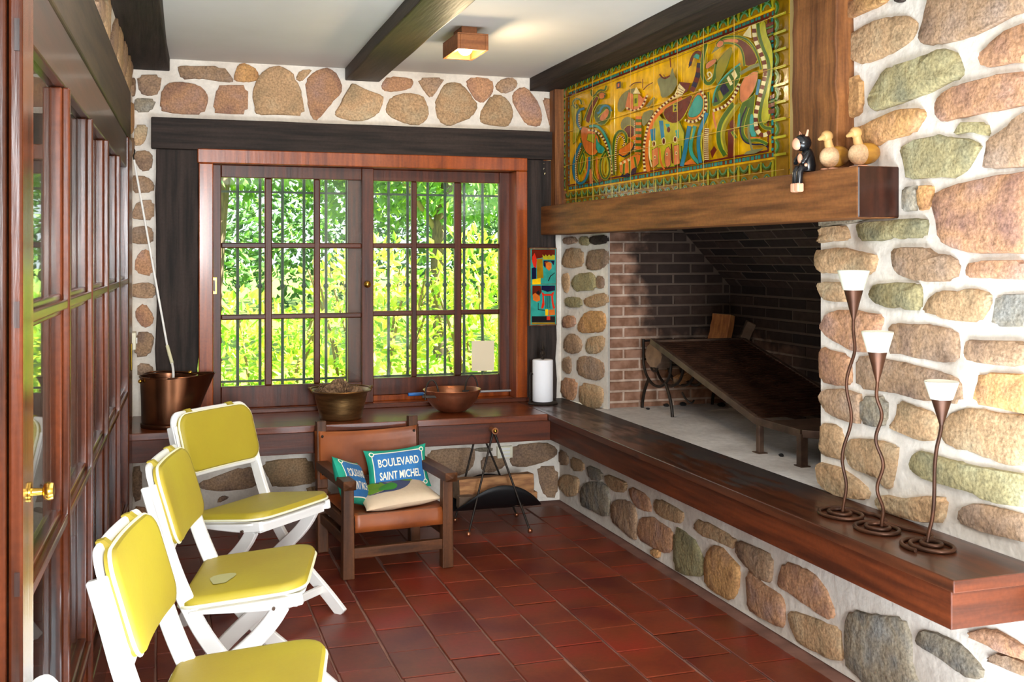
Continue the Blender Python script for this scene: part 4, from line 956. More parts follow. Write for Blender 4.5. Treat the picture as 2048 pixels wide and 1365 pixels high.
# ------------------------------------------------------------------ wall fittings
ov = mat('ivory_plastic', (232, 226, 200), rough=.4)
so = thing('wall_socket', 'ivory wall socket on the stone wall below the bench, behind the log carrier', 'socket', (1.832, 5.79, .295))
MB().box(-.045, .045, -.006, .02, -.033, .033).build('plate', ov, so, bevel=.003)
for k in (-.02, .0, .02): MB().box(-.028, .028, -.009, -.005, k-.006, k+.006).build('module', WHITE, so, bevel=.001)
sw = thing('light_switch', 'small ivory switch box on the left wall by the door frame', 'switch', LW(.0, 5.60, .985))
MB().box(-.002, .028, -.06, .06, -.042, .042).build('box', ov, sw, bevel=.004)
MB().box(.028, .034, -.022, .022, -.014, .014).build('rocker', WHITE, sw, bevel=.002)

# ------------------------------------------------------------------ candle holders
CBR = mat('brown_iron', (92, 58, 40), (66, 42, 30), 14, rough=.42, metal=.6); CREAMW = mat('candle_wax', (222, 220, 202), rough=.45)
def candle_holder(label, base, top_px, cone_px, wpx, spiral, wig, tail):
    z0 = TB+.006; b = Vector(base)
    t = thing('candle_holder', label, 'candle holder', (b.x, b.y, TB), group='wavy iron candle holders')
    tp = on_y(*top_px, b.y); cn = on_y(*cone_px, b.y)
    (sx, sy, R, turns, a0, dr) = spiral
    P = []
    n = int(turns*26)
    for k in range(n+1):
        u = k/n; a = a0+dr*2*pi*turns*u; r = .012+(R-.012)*(u**.75)
        cx = b.x+(sx-b.x)*min(1, u*1.6); cy = b.y+(sy-b.y)*min(1, u*1.6)
        P.append(Vector((cx+r*.92*cos(a), cy+r*1.12*sin(a), z0)))
    P = [Vector((b.x, b.y, z0+.012))]+P+[Vector((q[0], q[1], z0)) for q in tail]
    MB().tube(smooth_path(P, 1), .0062, 8).build('spiral_base', CBR, t, world=True, smooth=True)
    st = [Vector((b.x, b.y, z0))]
    for k in range(1, 40):
        u = k/40; p = b.lerp(cn, u); p.z = z0+(cn.z-z0)*u
        p += Vector((C_, -S_, 0))*wig*sin(u*pi*2*WN)*min(1, 6*u, 6*(1-u)); st.append(p)
    st.append(cn+Vector((0, 0, .01)))
    MB().tube(st, .0055, 8).build('wavy_stem', CBR, t, world=True, smooth=True)
    Fd = S_*b.x+C_*b.y; rt = wpx/2/F_PX*Fd; H = tp.z-cn.z
    MB().lathe([(.005, 0), (rt*.62, H*.62), (rt*.98, H*.985), (rt*1.0, H), (rt*.95, H*.985), (rt*.58, H*.62), (.0001, H*.05)], cn, 28).build('cone_cup', CBR, t, world=True, smooth=True)
    MB().lathe([(rt*.66, H*.60), (rt*1.005, H*.975), (rt*.99, H*1.004), (rt*.88, H*.985), (.0001, H*.955)], cn, 28).build('wax', CREAMW, t, world=True, smooth=True)
    return t
WN = 2.6
candle_holder('tallest candle holder, at the left of the three on the bench', (2.045, 2.926, TB), (1711, 541), (1707, 640), 62, (2.028, 2.90, .085, 2.1, .4, -1), .011, [(2.12, 2.86), (2.105, 2.79)])
WN = 2.9
candle_holder('middle-height candle holder, between the other two on the bench', (2.045, 2.731, TB), (1748, 664), (1755, 765), 62, (2.02, 2.71, .08, 2.1, .4, -1), .010, [(2.115, 2.64), (2.115, 2.585), (2.08, 2.56), (2.04, 2.575)])
WN = 1.0
candle_holder('shortest candle holder, at the right of the three on the bench', (2.055, 2.541, TB), (1885, 763), (1883, 852), 66, (2.035, 2.505, .08, 2.2, 2.2, 1), .006, [])

# ------------------------------------------------------------------ fire basket, sloping grill, logs, charcoal
HZ = .585
fb_ = thing('fire_basket', 'wrought iron fire basket with scrolled ends at the back of the hearth', 'fire basket', (2.45, 5.12, HZ))
def FB(x, y, z): return Vector((2.45+x, 5.12+y, HZ+z))
RIB = IRON
for ex in (0, .42):
    m = MB(); m.tube([FB(ex, -.165, .36), FB(ex, -.165, .26)]+[FB(ex, -.165*cos(t), .26-.125*sin(t)) for t in [pi*k/16 for k in range(1, 16)]]+[FB(ex, .165, .26), FB(ex, .165, .37)], .0075, 8)
    m.build('end_hoop', RIB, fb_, world=True, smooth=True)
    for s in (-1, 1):
        MB().tube(smooth_path([FB(ex, s*.10, .165), FB(ex, s*.15, .10), FB(ex, s*.175, .04), FB(ex, s*.18, .0)], 2), .0085, 8).build('leg', RIB, fb_, world=True, smooth=True)
    MB().tube([FB(ex-.004, (.062-.0017*k)*cos(k*.42)+.03, .245+(.062-.0017*k)*sin(k*.42)*.8) for k in range(30)], .006, 8).build('scroll', RIB, fb_, world=True, smooth=True)
for k in range(1, 6):
    x = .42*k/6; MB().tube([FB(x, -.165*cos(t), .26-.125*sin(t)) for t in [pi*j/14 for j in range(15)]], .0075, 8).build('rib', RIB, fb_, world=True, smooth=True)
for y, z in ((-.165, .26), (.165, .26), (-.165, .36), (.165, .36)): MB().tube([FB(0, y, z), FB(.42, y, z)], .006, 8).build('long_rail', RIB, fb_, world=True, smooth=True)
MB().tube(smooth_path([FB(.06, -.17, .12), FB(.06, -.21, .09), FB(.08, -.235, .07), FB(.1, -.22, .085)], 2), .005, 8).build('hook', RIB, fb_, world=True, smooth=True)
LG = 'logs in the fire basket'
log('split_log', 'thick grey log lying high in the fire basket behind the scroll', FB(-.02, .0, .30), FB(.3, .03, .29), [(.085*cos(pi*k/5), .07*sin(pi*k/5)) for k in range(10)], [GREYW, ENDG], LG)
log('split_log', 'upright orange split log standing out above the top of the grill', FB(.36, .04, .24), FB(.42, .05, .50), [(-.075, -.02), (.075, -.02), (.08, .02), (-.07, .025)], [mat('orange_split', (176, 112, 56), (140, 82, 40), 6, (9, 9, 1.5), rough=.8, bump=.3, bscale=12), ENDG], LG)
log('split_log', 'thin pale split log low in the fire basket', FB(.08, -.06, .165), FB(.34, .02, .26), [(-.025, -.02), (.025, -.02), (.02, .02), (-.02, .02)], [BARK, ENDG], LG)
log('split_log', 'dark charred log leaning behind the upright orange one', FB(.48, .02, .28), FB(.545, -.02, .46), [(-.04, -.025), (.03, -.03), (.04, .02), (-.03, .03)], [GREYW, ENDG], LG)
gl = thing('barbecue_grill', 'large rusty barbecue grill sloping down across the hearth', 'grill', (2.35, 3.95, HZ))
GA, GB = 3.955, 4.94; ZA, ZB = .715, .962
def GP(x, t, dz=0): return Vector((x, GA+(GB-GA)*t, ZA+(ZB-ZA)*t+dz))
def rail(p, q, nm='frame_rail', w=.022, h=.03): return MB().bar(p, q, w, h).build(nm, RUST, gl, world=True, bevel=.002)
rail(GP(2.35, -.01), GP(2.35, 1.03)); rail(GP(2.855, -.01), GP(2.855, 1.0)); rail(GP(2.35, 1.0), GP(2.855, 1.0))
rail((2.35, 3.965, ZA), (2.355, 3.63, .712)); rail((2.355, 3.63, .712), (2.47, 3.52, .712)); rail((2.47, 3.52, .712), (2.855, 3.52, .712)); rail((2.855, 3.52, .712), (2.855, 3.96, ZA))
m = MB()
for k in range(34):
    t = (k+.6)/34; p, q = GP(2.362, t, .006), GP(2.845, t, .006); m.bar(p, q, .018, .004); m.bar(p+Vector((0, .009, .004)), q+Vector((0, .009, .004)), .003, .011)
m.build('grill_bars', mat('greasy_bar', (92, 60, 44), (62, 40, 30), 12, rough=.28, metal=.7), gl, world=True, kind='stuff')
MB().add([(2.36, 3.955, .712), (2.362, 3.64, .708), (2.475, 3.53, .708), (2.845, 3.53, .708), (2.845, 3.955, .712)], [(4, 3, 2, 1, 0)]).build('drip_tray', RUST, gl, world=True)
for x, y, w in ((2.352, 3.936, .024), (2.358, 3.635, .032)):
    l = MB().bar((x, y, HZ), (x, y, .71), w, w).build('leg', RUST, gl, world=True, bevel=.002); MB().box(x-.021, x+.021, y-.026, y+.026, HZ-.001, HZ+.003).build('foot_plate', RUST, l, world=True)
for x in (2.845,): MB().bar((x, 3.6, HZ), (x, 3.6, .71), .024, .024).build('leg', RUST, gl, world=True)
for y in (4.85,):
    MB().bar((2.845, y, HZ), (2.845, y, .935), .02, .02).build('leg', RUST, gl, world=True)
CHAR = mat('charcoal', (22, 20, 20), rough=.9)
for i, (px, py, s) in enumerate(((1333, 811, .014), (1366, 809, .017), (1443, 810, .02), (1296, 818, .009), (1563, 911, .011))):
    p = on_z(px, py, HZ+s*.4); m = MB().ball(p, s, 8, 5, (1.1, 1.2, .7)); m.v = [tuple(Vector(v)+Vector((noise.noise(Vector(v)*60), noise.noise(Vector(v)*61), 0))*s*.4) for v in m.v]
    o = m.build('charcoal_lump', CHAR); tag(o, ['charcoal lump left of the middle by the back of the hearth', 'middle charcoal lump by the back of the hearth', 'largest charcoal lump, under the grill edge', 'tiny charcoal crumb below the fire basket', 'charcoal crumb beside the front grill leg'][i], 'charcoal', 'charcoal on the hearth')

# ------------------------------------------------------------------ figures on the mantel
MZ = 1.681
BLK = mat('black_lacquer', (20, 20, 22), rough=.25); PINK = mat('pink_paint', (226, 164, 132), rough=.5); TANW = mat('tan_wood', (206, 160, 100), (190, 142, 84), 9, rough=.5); SPK = mat('speckled_wood', (214, 178, 136), (196, 156, 116), 30, rough=.6, speck=.2, speck_scale=160); BAMB = mat('bamboo', (190, 138, 52), (164, 112, 40), 12, (1, 6, 6), rough=.4)
ct = thing('cat_figurine', 'black wooden cat with a pink face sitting on the mantel edge, legs hanging down', 'figurine', (2.045, 3.14, MZ))
def up(P): return [Vector(p) for p in P]
MB().lathe([(.0001, 0), (.026, .002), (.029, .02), (.024, .05), (.018, .068), (.012, .078), (.0001, .08)], (.012, 0, 0), 18).build('body', BLK, ct, smooth=True)
MB().ball((-.004, .004, .098), .03, 16, 10, (1, .95, .95)).build('head', BLK, ct, smooth=True)
MB().ball((-.024, .006, .094), .021, 16, 10, (.7, 1, 1)).build('face', PINK, ct, smooth=True)
for s in (-1, 1):
    MB().tube([(-.004, s*.02+.003, .118), (.0, s*.024+.003, .137), (.004, s*.014+.003, .12)], .0035, 8).build('ear', PINK, ct, smooth=True)
    l = MB().tube(up([(.0, s*.013, .012), (-.018, s*.013, .012), (-.026, s*.012, -.004), (-.027, s*.011, -.04)]), .0115, 10).build('leg', BLK, ct, smooth=True)
    MB().box(-.041, -.015, s*.0115-.0115, s*.0115+.0115, -.068, -.038).build('foot', PINK, l, bevel=.005)
    MB().tube(up([(.0, s*.026, .06), (-.014, s*.03, .04), (-.02, s*.02, .03)]), .0075, 8).build('arm', BLK, ct, smooth=True)
MB().ball((-.014, .004, .045), .012, 10, 8, (.6, 1, 1.4)).build('belly_patch', PINK, ct, smooth=True)
for y, z in ((-.022, .022), (.016, -.012), (-.01, -.014)): MB().ball((-.03 if z < 0 else -.008, y, z), .006, 8, 6).build('spot', PINK, ct, smooth=True)
def duck(x, y, rz, label, s=1.0):
    t = thing('duck_figurine', label, 'figurine', (x, y, MZ), rz, 'wooden ducks on the mantel')
    MB().ball((-.012, 0, .044), .034, 20, 14, (1, 1, 1.02)).build('breast', SPK, t, smooth=True)
    MB().lathe([(.034, 0), (.036, .02), (.033, .045), (.02, .068), (.006, .08), (.0001, .082)], (0, 0, 0), 18, lambda v, a: Vector((v.z-.004, v.x, v.y+.044+v.z*.12))).build('bamboo_body', BAMB, t, smooth=True)
    MB().tube(smooth_path([(-.012, 0, .07), (-.02, 0, .09), (-.022, 0, .104)], 1), [.016, .0145, .0135, .0135], 12).build('neck', TANW, t, smooth=True)
    MB().ball((-.026, 0, .112), .0195, 14, 10, (1.15, .9, .95)).build('head', TANW, t, smooth=True)
    MB().tube([(-.038, 0, .11), (-.052, 0, .104), (-.064, 0, .099)], [.011, .0085, .0045], 10).build('beak', TANW, t, smooth=True)
    for q in (-1, 1): MB().ball((-.01, q*.016, .004), .016, 12, 6, (1.7, .8, .28)).build('foot', PINK, t, smooth=True)
    t.scale = (s, s, s); return t
duck(2.10, 3.06, radians(14), 'tan wooden duck next to the black cat, beak towards it', 1.0)
duck(2.13, 2.945, radians(10), 'tan wooden duck at the right end of the mantel', 1.0)
# ------------------------------------------------------------------ ceramic mural
MUX = 2.172
GL = {}
for k, c in dict(Y=(248, 194, 14), dg=(64, 100, 26), ol=(146, 132, 24), li=(184, 176, 36), tq=(52, 156, 142), bl=(36, 126, 164), nv=(22, 24, 58), mr=(104, 30, 16), br=(128, 64, 22),
                 orr=(222, 116, 40), sa=(218, 126, 80), cr=(238, 220, 160), gy=(128, 128, 86), ob=(160, 118, 18), gt=(92, 150, 96)).items():
    a = tuple(max(0, int(v*.86)) for v in c); GL[k] = mat('glaze_'+k, c, a, 22, rough=.16, spec=.5, bump=.05, bscale=40)
GCODES = list(GL)
mu = thing('ceramic_mural', 'yellow ceramic tile mural of fantastic birds above the mantel', 'mural', (MUX, 4.57, 1.69))
U0, U1, V0, V1 = 3.425, 5.70, 1.682, 2.372
MB().box(MUX, 2.197, U0, U1+.03, V0, V1+.03).build('backing', mat('tile_grout', (206, 178, 112), rough=.8), mu, world=True)
MB().box(2.10, 2.2, 5.702, 5.79, 1.679, 2.37).build('side_strip', wood('oak', 'z'), mu, world=True, bevel=.003)
MB().box(2.15, 2.2, U0, 5.79, 2.374, 2.412).build('plaster_strip', PLASTER, mu, world=True)
US = [3.425, 3.526, 3.785, 4.038, 4.278, 4.517, 4.775, 5.015, 5.258, 5.50, 5.645, 5.70]
VS = [1.682, 1.714, 1.904, 2.093, 2.283, 2.372]
for i in range(len(US)-1):
    for j in range(len(VS)-1):
        MB().box(MUX-.006, MUX, US[i]+.001, US[i+1]-.001, VS[j]+.001, VS[j+1]-.001).build('tile', GL['Y'], mu, world=True, bevel=.002, seg=1)
LAY = [0]
class Fig:
    def __init__(s, name): s.mb = MB(); s.name = name; s.used = []
    def col(s, c):
        if c not in s.used: s.used.append(c)
        s.mb.cur = s.used.index(c); LAY[0] += 1
        return MUX-.0062-.000025*LAY[0]
    def poly(s, c, P, th=.0012):
        x = s.col(c); P = [Vector((x, p.y, p.z)) for p in P]; s.mb.prism(P, (-th, 0, 0))
    def strip(s, A, B, c, th=.0012):
        x = s.col(c)
        for i in range(len(A)-1):
            q = [A[i], A[i+1], B[i+1], B[i]]; s.mb.prism([Vector((x, p.y, p.z)) for p in q], (-th, 0, 0))
    def done(s):
        bm = bmesh.new(); o = s.mb.build(s.name, [GL[c] for c in s.used], mu, world=True)
        bm.from_mesh(o.data); bmesh.ops.recalc_face_normals(bm, faces=bm.faces); bm.to_mesh(o.data); bm.free(); return o
def mp(reg, P2): ox, oy, k = ZR[reg]; return [on_x(ox+a/k, oy+b/k, MUX-.006) for a, b in P2]
def sides(reg, s_, w):
    ox, oy, k = ZR[reg]
    P = [Vector((float(a), float(b), 0)) for a, b in (p.split(',') for p in s_.split())]
    P = chaikin(P, 2, False) if len(P) > 2 else P
    L = [0]
    for a, b in zip(P, P[1:]): L.append(L[-1]+(b-a).length)
    n = max(8, int(L[-1]/9)); Q = []; j = 0
    for i in range(n+1):
        t = L[-1]*i/n
        while j < len(P)-2 and L[j+1] < t: j += 1
        Q.append(P[j].lerp(P[j+1], (t-L[j])/max(1e-6, L[j+1]-L[j])))
    A = []; B = []
    for i, p in enumerate(Q):
        d = (Q[min(i+1, n)]-Q[max(i-1, 0)]).normalized(); nr = Vector((-d.y, d.x, 0))*w/2
        A.append((p.x+nr.x, p.y+nr.y)); B.append((p.x-nr.x, p.y-nr.y))
    return mp(reg, A), mp(reg, B), L[-1]
def draw(fig, spec):
    for line in spec.strip().splitlines():
        reg, kind, c, rest = line.split(' ', 3)
        if kind == 'p':
            P = [tuple(map(float, q.split(','))) for q in rest.split()]
            if len(P) > 4: P = [(v.x, v.y) for v in chaikin([Vector((a, b, 0)) for a, b in P], 1)]
            cx, cy = sum(a for a, b in P)/len(P), sum(b for a, b in P)/len(P)
            o_ = 5.5*ZR[reg][2]/4.5; oc = 'li' if c in ('dg', 'mr', 'nv') else 'dg'
            Q = []
            for a, b in P:
                d_ = math.hypot(a-cx, b-cy) or 1; Q.append((a+(a-cx)/d_*o_, b+(b-cy)/d_*o_))
            if c != 'gy': fig.poly(oc, mp(reg, Q))
            fig.poly(c, mp(reg, P))
        elif kind == 'P':
            fig.poly(c, mp(reg, [tuple(map(float, q.split(','))) for q in rest.split()]))
        elif kind[0] == 'r':
            w = float(kind[1:])
            if c in ('dg', 'bl', 'tq') and w > 12: A, B, L = sides(reg, rest, w+8); fig.strip(A, B, 'li' if c == 'dg' else 'dg')
            A, B, L = sides(reg, rest, w); fig.strip(A, B, c)
        elif kind[0] == 'k':      # two-colour checker ribbon
            c1, c2 = c.split('/'); w = float(kind[1:].split(':')[0]); A, B, L = sides(reg, rest, w)
            sl = float(kind.split(':')[1]) if ':' in kind else w*.9
            step = max(1, int(round(len(A)/max(3, L/sl))))
            fig.strip(A, B, c2); x = fig.col(c1)
            for i in range(0, len(A)-1, 2*step):
                a = A[i:i+step+1]; b = B[i:i+step+1]
                for q in range(len(a)-1): fig.mb.prism([Vector((x, p.y, p.z)) for p in (a[q], a[q+1], b[q+1], b[q])], (-.0012, 0, 0))
        elif kind[0] == 'e':      # ellipse: rx x ry
            rx, ry = map(float, kind[1:].split('x')); a, b = map(float, rest.split(','))
            fig.poly(c, mp(reg, [(a+rx*cos(2*pi*k/16), b+ry*sin(2*pi*k/16)) for k in range(16)]))
# border
f = Fig('border_pattern')
def rect(c, u0, u1, v0, v1): f.poly(c, [Vector((0, a, b)) for a, b in ((u0, v0), (u1, v0), (u1, v1), (u0, v1))])
def arc(c, u, v, r, a0, a1, w):
    A = []; B = []
    for k in range(9):
        a = radians(a0+(a1-a0)*k/8); A.append(Vector((0, u+(r+w/2)*1.2*cos(a), v+(r+w/2)*sin(a)))); B.append(Vector((0, u+(r-w/2)*1.2*cos(a), v+(r-w/2)*sin(a))))
    f.strip(A, B, c)
IU0, IU1, IV0, IV1 = 3.545, 5.636, 1.792, 2.292
for v0, v1 in ((V0, IV0-.03), (IV1+.028, V1)): rect('ob', U0, U1, v0, v1)
rect('ob', U0, IU0-.03, V0, V1); rect('ob', IU1+.028, U1, V0, V1)
for v in (IV0-.032, IV1+.024): rect('Y', IU0-.035, IU1+.03, v, v+.008)
for u in (IU0-.037, IU1+.026): rect('li', u, u+.011, V0, V1)
for v0, v1 in ((IV0-.024, IV0-.006), (IV1+.004, IV1+.022)): rect('br', IU0-.028, IU1+.026, v0, v1)
for u0, u1 in ((IU0-.026, IU0-.006), (IU1+.006, IU1+.024)): rect('br', u0, u1, IV0-.02, IV1+.02)
u = IU0-.02
while u < IU1+.01:
    w = RND.choice((.012, .018, .024))
    for v in (IV0-.022, IV1+.006): rect('tq', u, u+w, v, v+.014)
    u += w+RND.choice((.006, .01, .024))
v = IV0
while v < IV1:
    w = RND.choice((.01, .016, .02))
    for uu in (IU0-.023, IU1+.008): rect('tq', uu, uu+.014, v, v+w)
    v += w+RND.choice((.006, .01, .018))
k = 0; u = IU0-.02
while u < IU1+.02:
    big = k % 3 == 0; k += 1
    for top in (0, 1):
        b = V1-.002 if top else IV0-.036
        e = IV1+.03 if top else V0+.002
        rect('li', u-.006, u+.006+.004*big, min(b, e) if big else (e if top else b-.042), max(b, e) if big else (e+.042 if top else b))
        cu_ = u+.042; cv = (e+.0) if top else b
        for c, r in (('dg', .030), ('gt', .023)): arc(c, cu_, cv+(.002 if top else -.002), r, *((10, 170) if top else (190, 350)), .006)
        arc('gt', cu_, (V1-.004) if top else V0+.006, .017, *((190, 350) if top else (10, 170)), .005)
        f.poly('li', [Vector((0, cu_+.008*cos(t), ((V1-.006) if top else V0+.012)+.006*sin(t))) for t in [2*pi*q/8 for q in range(8)]])
    u += .083
v = IV0-.02; k = 0
while v < IV1+.03:
    for rt in (0, 1):
        a, b = (U0, IU0-.037) if not rt else (IU1+.037, U1)
        rect('li', a, b, v-.004, v+.005)
        cc = (IU0-.04) if not rt else (IU1+.04)
        arc('dg', cc, v+.032, .026, *((110, 250) if not rt else (-70, 70)), .008); arc('gt', cc, v+.032, .018, *((110, 250) if not rt else (-70, 70)), .006)
    v += .064
for a, b, c_, d_ in ((IU0-.004, IU1+.004, IV0-.004, IV0+.004), (IU0-.004, IU1+.004, IV1-.004, IV1+.004), (IU0-.006, IU0+.004, IV0, IV1), (IU1-.004, IU1+.006, IV0, IV1)): rect('mr', a, b, c_, d_)
f.done()
f = Fig('wheel_bird'); draw(f, '''
M1 p li 135,290 230,330 240,420 225,560 160,720 150,640 170,520 140,400
M1 r13 dg 242,300 235,255 190,235 150,270 160,320 190,345 205,315 185,300
M1 r22 bl 270,340 215,355 195,430 205,510 240,550
M1 k13 cr/mr 217,395 213,480 235,530
M1 p mr 275,460 330,300 385,215 420,230 400,270 355,350 325,495
M1 r14 dg 268,460 325,300 388,205
M1 r8 li 402,270 350,370 325,495
M1 p orr 418,200 450,175 487,200 470,235 430,245
M1 r15 dg 395,190 360,222 340,195 345,155
M1 r16 dg 393,185 430,150 480,165 495,110
M1 e8x8 nv 478,214
M1 p dg 365,400 400,320 430,300 500,300 548,350 530,440 460,515 395,490
M1 r20 bl 545,370 520,315 470,310 440,340 430,380 400,390
M1 p sa 425,440 460,380 500,335 525,370 500,440 440,470
M1 r8 li 410,430 450,390 490,350
M1 p orr 240,520 310,540 400,600 430,700 400,800 330,820 270,770 240,660
M1 r12 dg 233,640 270,770 330,823 400,812
M1 p li 310,600 380,600 370,690 300,660
M1 p tq 390,620 420,700 480,740 470,800 395,780
M1 k20 cr/mr 310,560 380,560 440,610 500,700 540,850 560,1020
M1 r22 tq 320,522 400,510 470,580 530,720 565,900 578,1010
M1 r22 bl 240,690 190,790 160,900 165,1020 200,1090 240,1105 290,1060 320,950 325,830
M1 k13 cr/mr 235,740 195,850 178,950 195,1050 220,1078
M1 r14 orr 265,1060 303,960 303,840
M1 r14 dg 265,760 220,860 215,980 228,1015 255,950 275,880 265,790
M1 r10 li 290,830 272,950 288,990
M1 r16 dg 350,820 350,930 370,1040 410,1085
M1 P sa 325,960 345,950 350,1100 325,1105
M1 P br 420,900 446,900 442,1080 420,1088
M1 r14 orr 400,830 393,960 418,1050
M1 r18 dg 490,765 440,850 430,950 450,1030 490,1062 530,1000 530,880 492,772
M1 r12 li 482,830 465,930 480,1030 510,980 508,880 487,830
'''); f.done()
f = Fig('castle_and_snail'); draw(f, '''
M2 p gy 45,560 70,470 140,410 220,390 200,450 150,520 110,590 60,620
M2 p gy 305,560 380,470 392,490 330,575
M2 P sa 120,560 150,430 190,450 190,600 130,595
M2 P sa 235,440 280,490 325,445 300,540 260,590 190,605
M2 P cr 190,445 220,385 256,445
M2 P li 195,450 237,450 237,560 195,560
M2 P dg 205,490 225,485 225,530 205,535
M2 k16 cr/mr 130,572 200,607 270,572 322,460
M2 r8 mr 160,380 200,345 265,340
M2 r7 mr 285,410 320,370 370,345
M2 r5 br 278,310 278,395
M2 P nv 40,345 76,332 76,390 40,402
M2 P orr 50,354 66,348 66,380 50,386
M2 p gy 75,720 100,670 150,650 210,690 200,760 120,790 85,770
M2 p gy 270,625 350,590 385,600 330,700 275,755
M2 p mr 105,770 150,728 205,750 205,825 160,850 118,815
M2 k52:30 orr/dg 242,650 242,760 240,880 235,1000 228,1060
M2 k12 cr/mr 206,690 206,970
M2 P orr 150,852 216,825 216,868
M2 r20 dg 20,1185 8,1000 15,860 50,790 100,780 135,830 125,892
M2 k13 cr/mr 32,1150 30,1000 40,870 70,820 108,850 115,910 90,920
M2 p orr 52,960 120,925 170,880 198,890 182,950 130,1000 80,1015
M2 r9 nv 60,995 110,1025 170,985 205,905
M2 p orr 65,1075 160,1020 262,985 252,1070 200,1150 80,1185
M2 r16 dg 110,1060 105,1180
M2 r16 dg 160,1040 165,1170
M2 r16 dg 205,1020 222,1120
M2 k22 cr/orr 72,1085 120,1062 170,1040
M2 P nv 75,1205 92,1172 112,1192 138,1165 158,1190 185,1130 225,1110 215,1170 150,1200
'''); f.done()
f = Fig('striped_bird'); draw(f, '''
M2 p gy 412,330 430,300 450,290 480,320 530,290 552,195 562,260 602,340 560,430 500,475 450,485 438,400
M2 r13 mr 435,268 470,312 532,282
M2 r9 br 530,120 536,205
M2 P mr 615,338 715,348 692,420 650,450
M2 P cr 555,495 615,352 672,410 640,462
M2 r5 mr 585,440 650,455
M2 r5 mr 597,415 655,440
M2 r5 mr 605,390 662,425
M2 p li 330,720 420,620 470,690 660,700 650,1100 340,1120
M2 r30 orr 335,1155 310,1000 330,830 370,700 430,620 520,550 640,490
M2 k20 cr/mr 300,1150 288,1000 300,850 340,700 420,590 520,505 620,428
M2 k44 nv/mr 800,165 790,260 762,350 728,425
M2 r24 mr 712,190 730,120 760,72 800,60 825,110 818,155
M2 p tq 745,112 770,82 800,95 792,132
M2 P nv 700,212 712,150 735,158
M2 p mr 460,600 560,540 650,500 745,445 705,560 640,680 570,718 500,692
M2 P li 558,540 602,532 602,606 558,612
M2 P nv 566,550 594,545 580,574
M2 P nv 580,574 594,598 566,602
M2 r15 dg 882,430 892,600 850,710
M2 p orr 680,665 720,540 775,440 815,430 852,520 830,620 765,690
M2 p tq 690,652 722,560 772,462 812,462 838,520 818,610 760,660
M2 k22 cr/mr 800,405 862,480 862,590 812,672 740,708 668,685
M2 P bl 350,772 397,760 397,870 362,875
M2 P bl 430,690 468,690 482,852 452,855
M2 P tq 488,720 525,720 565,830 540,840
M2 P tq 580,780 610,770 612,850 590,850
M2 P li 508,770 542,720 588,812 550,885
M2 e18x32 cr 385,902
M2 e12x24 mr 385,902
M2 e18x36 cr 475,878
M2 e12x27 mr 475,878
M2 e15x26 mr 520,772
M2 e18x32 cr 580,862
M2 e12x24 mr 580,862
M2 p sa 368,960 420,930 427,1080 375,1125
M2 p sa 488,950 532,920 547,1080 502,1125 482,1050
M2 p sa 568,920 612,910 622,1080 570,1095
M2 e9x16 cr 395,1022
M2 e5x9 mr 395,1022
M2 e9x16 cr 505,996
M2 e5x9 mr 505,996
M2 e9x16 cr 590,986
M2 e5x9 mr 590,986
M2 r9 cr 345,870 338,1000 365,1110
M2 r14 orr 435,940 448,1080 482,1132
M2 r10 mr 545,900 557,1080
M2 r13 dg 640,920 642,1095
M2 P orr 640,1095 720,1040 775,1085
M2 r34 bl 712,740 690,850 670,980 640,1105
M2 r30 tq 762,740 722,880 722,980 760,1040 800,1075
M2 r30 bl 872,620 830,720 800,800 790,920 812,1075
M2 r13 li 742,760 722,860
M2 r12 li 830,800 812,900 840,1060
M2 k38:9 cr/mr 872,760 862,900 870,1055
'''); f.done()
